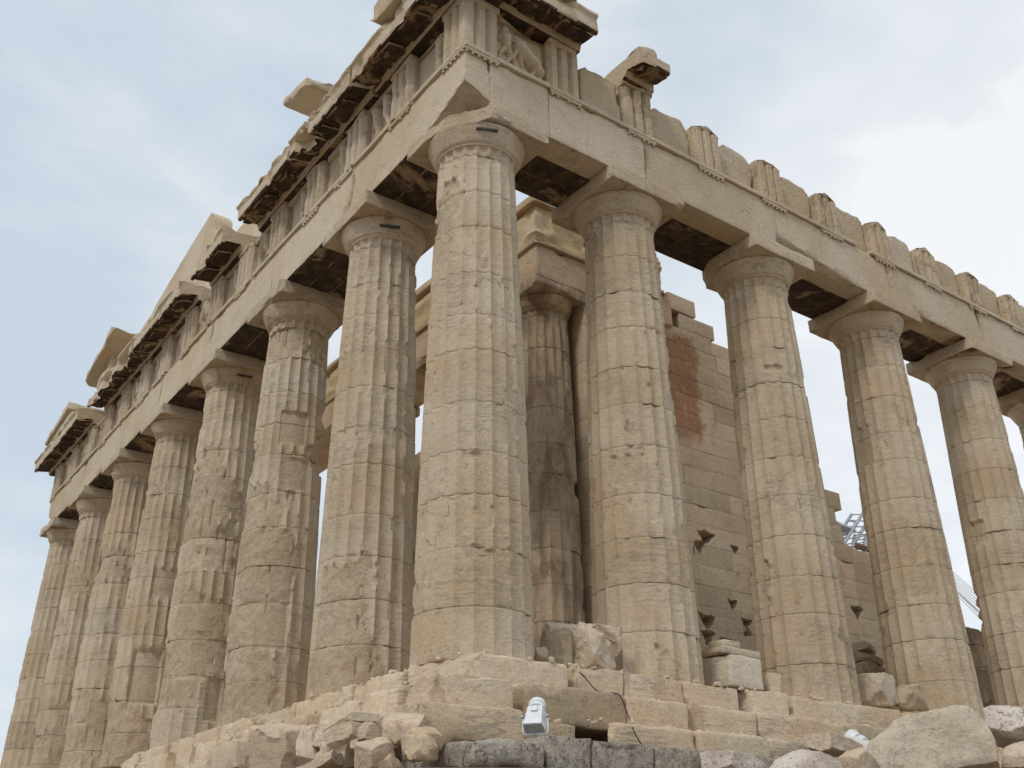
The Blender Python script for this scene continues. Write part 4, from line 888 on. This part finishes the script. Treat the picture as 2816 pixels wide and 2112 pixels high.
put('rubble_rock', 'white rough rock at the right edge beside the huge boulder', 'rock', 2790, 1992, 1, -4.6, (1.05, .8, .62), 82, 'pink', rot=(0, 5, 20), amp=.05)
put('rubble_rock', 'rock in the lower right corner under the white rough rock', 'rock', 2815, 2085, 1, -5.0, (.72, .7, .40), 83, 'rock', rot=(0, 0, 10))
put('rubble_rock', 'pinkish white rock left of the peaked rock over the grey footing', 'rock', 2010, 2102, 1, -4.3, (.85, .7, .34), 85, 'pink', rot=(0, 6, 5), planes=9)
put('rubble_rock', 'brown-bottomed rock between the peaked rock and the huge boulder', 'rock', 2355, 2100, 1, -4.3, (.50, .45, .34), 86, rot=(0, -20, 10))
put('rubble_rock', 'low flat rock behind the small floodlight', 'rock', 2300, 2052, 1, -3.1, (.9, .5, .26), 87, rot=(0, 5, 0), planes=8)
put('rubble_rock', 'rock wedged under the huge boulder', 'rock', 2690, 2108, 1, -4.5, (.75, .5, .22), 88, 'rock', rot=(0, 0, 0))
# stones lying on the top step between the columns
GO = 'loose stones between the stub-row columns'
put('loose_stone', 'crumpled broken rock between the corner column and its stub-row neighbour', 'rock', 1630, 1790, 1, -.35, (1.02, .7, .86), 91, 'rock', rot=(0, 0, 20), planes=20, amp=.09, group=GO)
put('loose_stone', 'flat beam-like stone laid on top of the crumpled rock', 'rock', 1660, 1745, 1, -.5, (.62, .3, .24), 92, 'step', rot=(0, 4, -10), group=GO, shape='b')
put('loose_stone', 'squat grey stone carrying the white wedge-topped block', 'rock', 1540, 1790, 1, -.1, (.62, .55, .62), 93, 'grey', rot=(0, 0, 30), group=GO, shape='b')
put('loose_stone', 'small round white stone beside the corner column foot', 'rock', 1484, 1798, 1, -.45, (.22, .2, .22), 94, 'pale', group=GO, sub=4, amp=.01)
def wedge(px, py, val, w_, h_, d_):
    p = ray(px, py, 1, val); prof = [(-d_/2, 0), (d_/2, 0), (d_/2, h_*.45), (.0, h_), (-d_/2, h_*.45)]
    V, F, n = sweep(prof, np.linspace(-w_/2, w_/2, 8), res=.1); V = np.stack([V[:, 1], V[:, 0], V[:, 2]], 1)@rotm(0, 2, -24).T
    V += np.stack([fbm(V, 6, 2, 3+j) for j in range(3)], 1)*.004
    setp(mesh('wedge_block', V+p, F, M['new'], base=p), 'white newly cut ridge-topped block on the squat grey stone', 'stone block', GO)
wedge(1560, 1752, -.1, .74, .22, .55)
def lidded(px, py):
    p = ray(px, py, 1, -.55); root = thing('lidded_block', 'square pale block with an overhanging worn lid between the second and third stub-row columns', 'stone block', (p[0], p[1], p[2]-.3), GO)
    for nm, s_, dz, sd_, mt in (('block_body', (.86, .7, .56), 0, 1, 'new'), ('lid_slab', (.94, .62, .14), .35, 2, 'pale'), ('lid_boss', (.46, .4, .16), .50, 3, 'pale')):
        V, F, c = block(s_, .08, .03 if nm != 'lid_boss' else .06, .01, 3, 230+sd_, chips=3, chip=(.02, .06), wear=.015, ctr=p+np.array([-.02 if nm != 'lid_boss' else -.14, 0, dz]), rot=rotm(0, 1, 0)); mesh(nm, V, F, M[mt], root, chip=c)
lidded(2015, 1856)
put('loose_stone', 'rounded fluted drum fragment leaning at the foot of the third stub-row column', 'rock', 2128, 1882, 1, -.75, (.52, .4, .46), 95, 'step', rot=(0, 0, 20), group=GO, planes=18, amp=.015)
put('loose_stone', 'square rough-sided block between the third and fourth stub-row columns', 'stone block', 2410, 1903, 1, -.5, (.78, .62, .66), 96, 'boulder', rot=(0, 0, 12), group=GO, shape='b')
put('loose_stone', 'broken moulded fragment at the foot of the fourth stub-row column', 'stone block', 2502, 1922, 1, -.75, (.66, .5, .46), 97, 'pale', rot=(0, 0, 15), group=GO, shape='b')
put('loose_stone', 'dark flat stone second from the top of the pile behind the third column', 'stone block', 2380, 1815, 1, 1.6, (1.1, .7, .42), 98, 'stepdark', group=GO, rot=(0, 3, 5))
put('loose_stone', 'dark flat stone on the very top of the pile behind the third column', 'stone block', 2372, 1786, 1, 1.6, (.9, .6, .26), 99, 'stepdark', group=GO, rot=(0, 4, 15))
put('loose_stone', 'long dark slab at the base of the pile behind the third column', 'stone block', 2395, 1852, 1, 1.5, (1.4, .7, .28), 89, 'stepdark', group=GO, rot=(0, 6, 0), shape='b')
put('loose_stone', 'brown broken stone topping the ruin heap behind the fourth column', 'stone block', 2672, 1758, 1, 3.0, (1.0, .8, .62), 61, 'brown', group=GO, rot=(0, 10, 0))
put('loose_stone', 'brown upright stone in the ruin heap behind the fourth column', 'stone block', 2682, 1815, 1, 3.0, (.95, .8, .72), 62, 'brown', group=GO, rot=(0, 0, 10), shape='b')
put('loose_stone', 'lowest wide brown block of the ruin heap behind the fourth column', 'stone block', 2690, 1895, 1, 2.4, (1.6, .9, .95), 63, 'brown', group=GO, rot=(0, 0, 0), shape='b')

# ------------------------------------------------------------------ floodlights, cable, crane, wires
def box(lo, hi, r=.01, ctr=None): sz, ct = lohi(lo, hi); V, F, c = block(sz, .2, r, 0, ctr=(0, 0, 0)); return V+ct, F
def lathe(prof, n=24):
    t = np.arange(n)*2*math.pi/n; V = np.concatenate([np.stack([r_*np.cos(t), z_+0*t, r_*np.sin(t)], 1) for z_, r_ in prof]); i = np.arange(len(V)).reshape(len(prof), n); j = np.roll(i, -1, 1)
    return V, [np.stack([i[:-1], j[:-1], j[1:], i[1:]], -1).reshape(-1, 4), tuple(i[0][::-1]), tuple(i[-1])]
def floodlight(px, py, val, scale, rot, label, post=True):
    p = ray(px, py, 1, val); Rm = rotm(*rot)*scale
    root = thing('floodlight', label, 'floodlight', (p[0], p[1], p[2]-.24*scale), 'floodlights lighting the temple')
    # local: +y is the way the lamp shines, z up
    def T(V): return V@Rm.T+p
    poly = np.array([(-.16, -.10), (-.13, .09), (.13, .09), (.16, -.10), (.155, -.13), (-.155, -.13)]); st_ = [(-.14, .80), (-.12, .86), (.06, .95), (.16, 1.03), (.19, 1.06), (.20, 1.06)]
    V = np.concatenate([np.c_[poly[:, 0]*q, np.full(6, y_), poly[:, 1]*q] for y_, q in st_]); i = np.arange(36).reshape(6, 6); j = np.roll(i, -1, 1)
    hs = mesh('lamp_housing', T(V), [np.stack([i[:-1], j[:-1], j[1:], i[1:]], -1).reshape(-1, 4), tuple(i[0][::-1]), tuple(i[-1])], M['lamp'], root, angle=25)
    V, F = box((-.145, .201, -.12), (.145, .209, .08), .003); mesh('lamp_glass', T(V), F, M['glass'], root)
    V, F = lathe([(-.29, .06), (-.285, .11), (-.24, .128), (-.235, .136), (-.21, .136), (-.205, .128), (-.15, .130), (-.14, .12)]); V[:, 2] -= .02; mesh('rear_cap', T(V), F, M['lamp'], root, angle=25)
    for a in (-50, -20, 10, 40): 
        V, F = box((-.012, -.305, .06), (.012, -.24, .085), .003); q = rotm(0, a, 0); V = (V-np.array([0, 0, .0]))@q.T; mesh('cooling_fin', T(V+np.array([0, 0, -.02])), F, M['lampdark'], root)
    V, F = box((-.05, -.11, .06), (.05, -.02, .115), .01); mesh('latch', T(V), F, M['lamp'], root); 
    V, F = box((-.018, -.112, .075), (.018, -.104, .095), .002); mesh('latch_clip', T(V), F, M['lampdark'], root)
    # yoke stays upright
    sx = scale; pts = [(-.185, 0, 0), (-.19, 0, -.22), (-.175, 0, -.245), (.175, 0, -.245), (.19, 0, -.22), (.185, 0, 0)]
    yr = rotm(0, 0, rot[2]); V, F = tube([np.array(q)*sx@yr.T+p for q in pts], .014*sx, 8); mesh('yoke', V, F, M['lamp'], root)
    for q in (-.19, .19): V, F = lathe([(-.02, .03), (.02, .03)], 14); V = np.stack([V[:, 1]+q, V[:, 0], V[:, 2]], 1)*sx@yr.T+p; mesh('pivot_knob', V, F, M['lampdark'], root)
    if post: V, F = tube([p+np.array([0, 0, -.245*sx]), p+np.array([.01, .02, -.62*sx]), p+np.array([-.01, .05, -1.15*sx])], .022*sx, 8); mesh('post', V, F, M['lampdark'], root)
    return p
floodlight(1472, 1970, -3.6, .78, (-58, 0, 128), 'white floodlight on a yoke in front of the corner steps')
floodlight(2374, 2050, -3.2, 1.0, (-40, 0, 183), 'small whitish floodlight tipped up beside the huge boulder', False)
def cable():
    pts = []
    for (x, y, v) in ((600, 768, -1.10), (612, 778, -1.13), (660, 830, -1.13), (700, 880, -1.14), (738, 925, -1.30), (800, 938, -1.5), (888, 945, -1.74), (925, 950, -1.82), (950, 975, -1.84), (985, 1065, -1.84), (1010, 1130, -1.85), (1030, 1190, -1.95), (1045, 1225, -2.40), (1055, 1255, -2.56), (1080, 1310, -2.58), (1120, 1375, -2.62), (1160, 1430, -2.66), (1185, 1470, -2.8)):
        pts.append(ray(1400+x*.3237, 1600+y*.3237, 1, v))
    P = np.array(pts); t = np.arange(len(P)); tt = np.linspace(0, len(P)-1, 60); Q = np.stack([np.interp(tt, t, P[:, i]) for i in range(3)], 1)
    for _ in range(3): Q[1:-1] = (Q[:-2]+2*Q[1:-1]+Q[2:])/4
    V, F = tube(list(Q), .009, 8); setp(mesh('power_cable', V, F, M['black'], base=P[-1]), 'black cable trailing down the steps from beside the corner column', 'cable')
cable()
def crane():
    root_p = ray(2345, 1480, 1, 13.0); root = thing('crane', 'grey lattice crane mast with a platform, seen behind the ruined flank wall', 'crane', (root_p[0], 13.0, .4))
    def P(x, y): return ray(2116+x*.3165, 1250+y*.3165, 1, 13.0)
    def lat(name, A, B, A2, B2, r_=.055, n=6):
        parts = []
        for a, b in ((A, B), (A2, B2)): parts.append(tube([a, b], r_*1.5, 6))
        dp = np.array([.15, .9, 0])
        for a, b in ((A+dp, B+dp), (A2+dp, B2+dp)): parts.append(tube([a, b], r_*1.5, 6))
        for k in range(n):
            q = lambda a, b, t: a+(b-a)*t
            parts += [tube([q(A, B, k/n), q(A2, B2, (k+1)/n)], r_*.6, 5), tube([q(A+dp, B+dp, k/n), q(A2+dp, B2+dp, (k+1)/n)], r_*.6, 5), tube([q(A, B, k/n), q(A+dp, B+dp, (k+1)/n)], r_*.6, 5)]
        V, F, c = join(*parts); mesh(name, V, F, M['steel'], root, flip=False)
    lat('boom', P(640, 790), P(835, 470), P(715, 810), P(880, 540))
    lat('mast', P(800, 1000), P(865, 650), P(880, 1150), P(960, 650), .05, 8)
    a, b, c_, d = P(620, 605), P(760, 585), P(850, 650), P(760, 662); V = np.concatenate([np.array([a, b, c_, d]), np.array([a, b, c_, d])+np.array([0, .2, .22])]); V[[1, 2, 5, 6], 1] += 1.4
    F = [np.array([[0, 1, 2, 3], [7, 6, 5, 4], [0, 4, 5, 1], [1, 5, 6, 2], [2, 6, 7, 3], [3, 7, 4, 0]])]; mesh('platform', V, F, M['steel'], root)
    V, F = tube([P(735, 785), P(900, 840)], .14, 6); mesh('cross_beam', V, F, M['rustbar'], root)
crane()
def wires():
    p = ray(2650, 1640, 1, 9.0); root = thing('wire_fan', 'fan of thin pale wires stretched between the fourth and fifth stub-row columns', 'wires', (p[0], 9.0, p[2]-2))
    for k in range(8):
        a = ray(2590, 1545+7*k, 1, 9.0); b = ray(2705, 1648+9*k, 1, 9.0); V, F = tube([a, b], .013, 5); mesh('wire', V, F, M['rope'], root)
    a, b = ray(2615, 1612, 1, 9.0), ray(2700, 1690, 1, 9.0); V, F = tube([a, b], .02, 5); mesh('wire', V, F, M['rope'], root)
wires()
# iron clamps set in the capitals and shafts
def clamp(center, ang, z, r_, w_, label, tilt=0):
    cx, cy = center; d = np.array([math.cos(ang), math.sin(ang)]); t = np.array([-d[1], d[0]])
    V, F = box((-w_/2, -.03, -.022), (w_/2, .03, .022), .005); V = V@rotm(0, tilt, 0).T
    W_ = np.stack([cx+d[0]*r_+V[:, 0]*t[0]+V[:, 1]*d[0], cy+d[1]*r_+V[:, 0]*t[1]+V[:, 1]*d[1], z+V[:, 2]], 1)
    setp(mesh('iron_clamp', W_, F, M['iron'], base=(cx+d[0]*r_, cy+d[1]*r_, z)), label, 'clamp', 'iron clamps set in the columns')
clamp((0, 0), toC+.22, 9.93, .905, .42, 'dark iron clamp let into the capital of the corner column', -3)
clamp((0, YW[1]), facing((0, YW[1]))+.12, 9.86, .89, .44, 'dark iron clamp let into the second capital of the corniced row', -2)
clamp((0, YW[3]), facing((0, YW[3]))+.25, 9.86, .89, .44, 'dark iron clamp let into the fourth capital of the corniced row', -2)
V, F, c = join(*[tube([ray(778, 2018, 0, -2.42)+np.array([0, 0, -.03]), ray(778, 2018, 0, -2.42)+np.array([.05*math.cos(a)-.05, .10*math.cos(a*1.7), .05+.05*math.sin(a*2.3)])], .008, 5) for a in np.arange(14)*.8])
setp(mesh('weed_tuft', V, F, M['weed'], base=ray(778, 2018, 0, -2.42), flip=False), 'tiny dark weed tuft growing in a crack of the broken steps', 'weed')

def debris():
    g = np.random.default_rng(77); parts = []
    for k in range(420):
        if g.random() < .55:
            row = g.integers(3); x = g.uniform(-1, 9); y, z = ((-1.0, Z_S), (-1.12, z2), (-1.82, z3))[row]; y += -abs(g.normal())*.0+g.uniform(-.05, 0) if row else g.uniform(-.05, .5); y -= g.uniform(0, .5) if row else 0
        else:
            row = g.integers(3); y = g.uniform(-1, 9); x, z = ((-1.0, Z_W), (-1.14, z2), (-1.84, z3))[row]; x -= g.uniform(0, .5) if row else -g.uniform(0, .4)
        q = g.uniform(.018, .07)*(1 if g.random() < .85 else 1.8); V, F, c = rock((q*g.uniform(.8, 2), q*g.uniform(.8, 2), q), int(g.integers(9999)), (x, y, z+q*.3), rotm(0, 0, g.uniform(0, 360)), 6, 2, .004); parts.append((V, F, c))
    V, F, c = join(*parts); o = mesh('debris', V, F, M['rock'], base=(0, 0, 0), flip=False, angle=30); setp(o, 'small marble chips and grit lying on the temple steps', 'debris', None, 'stuff')
debris()
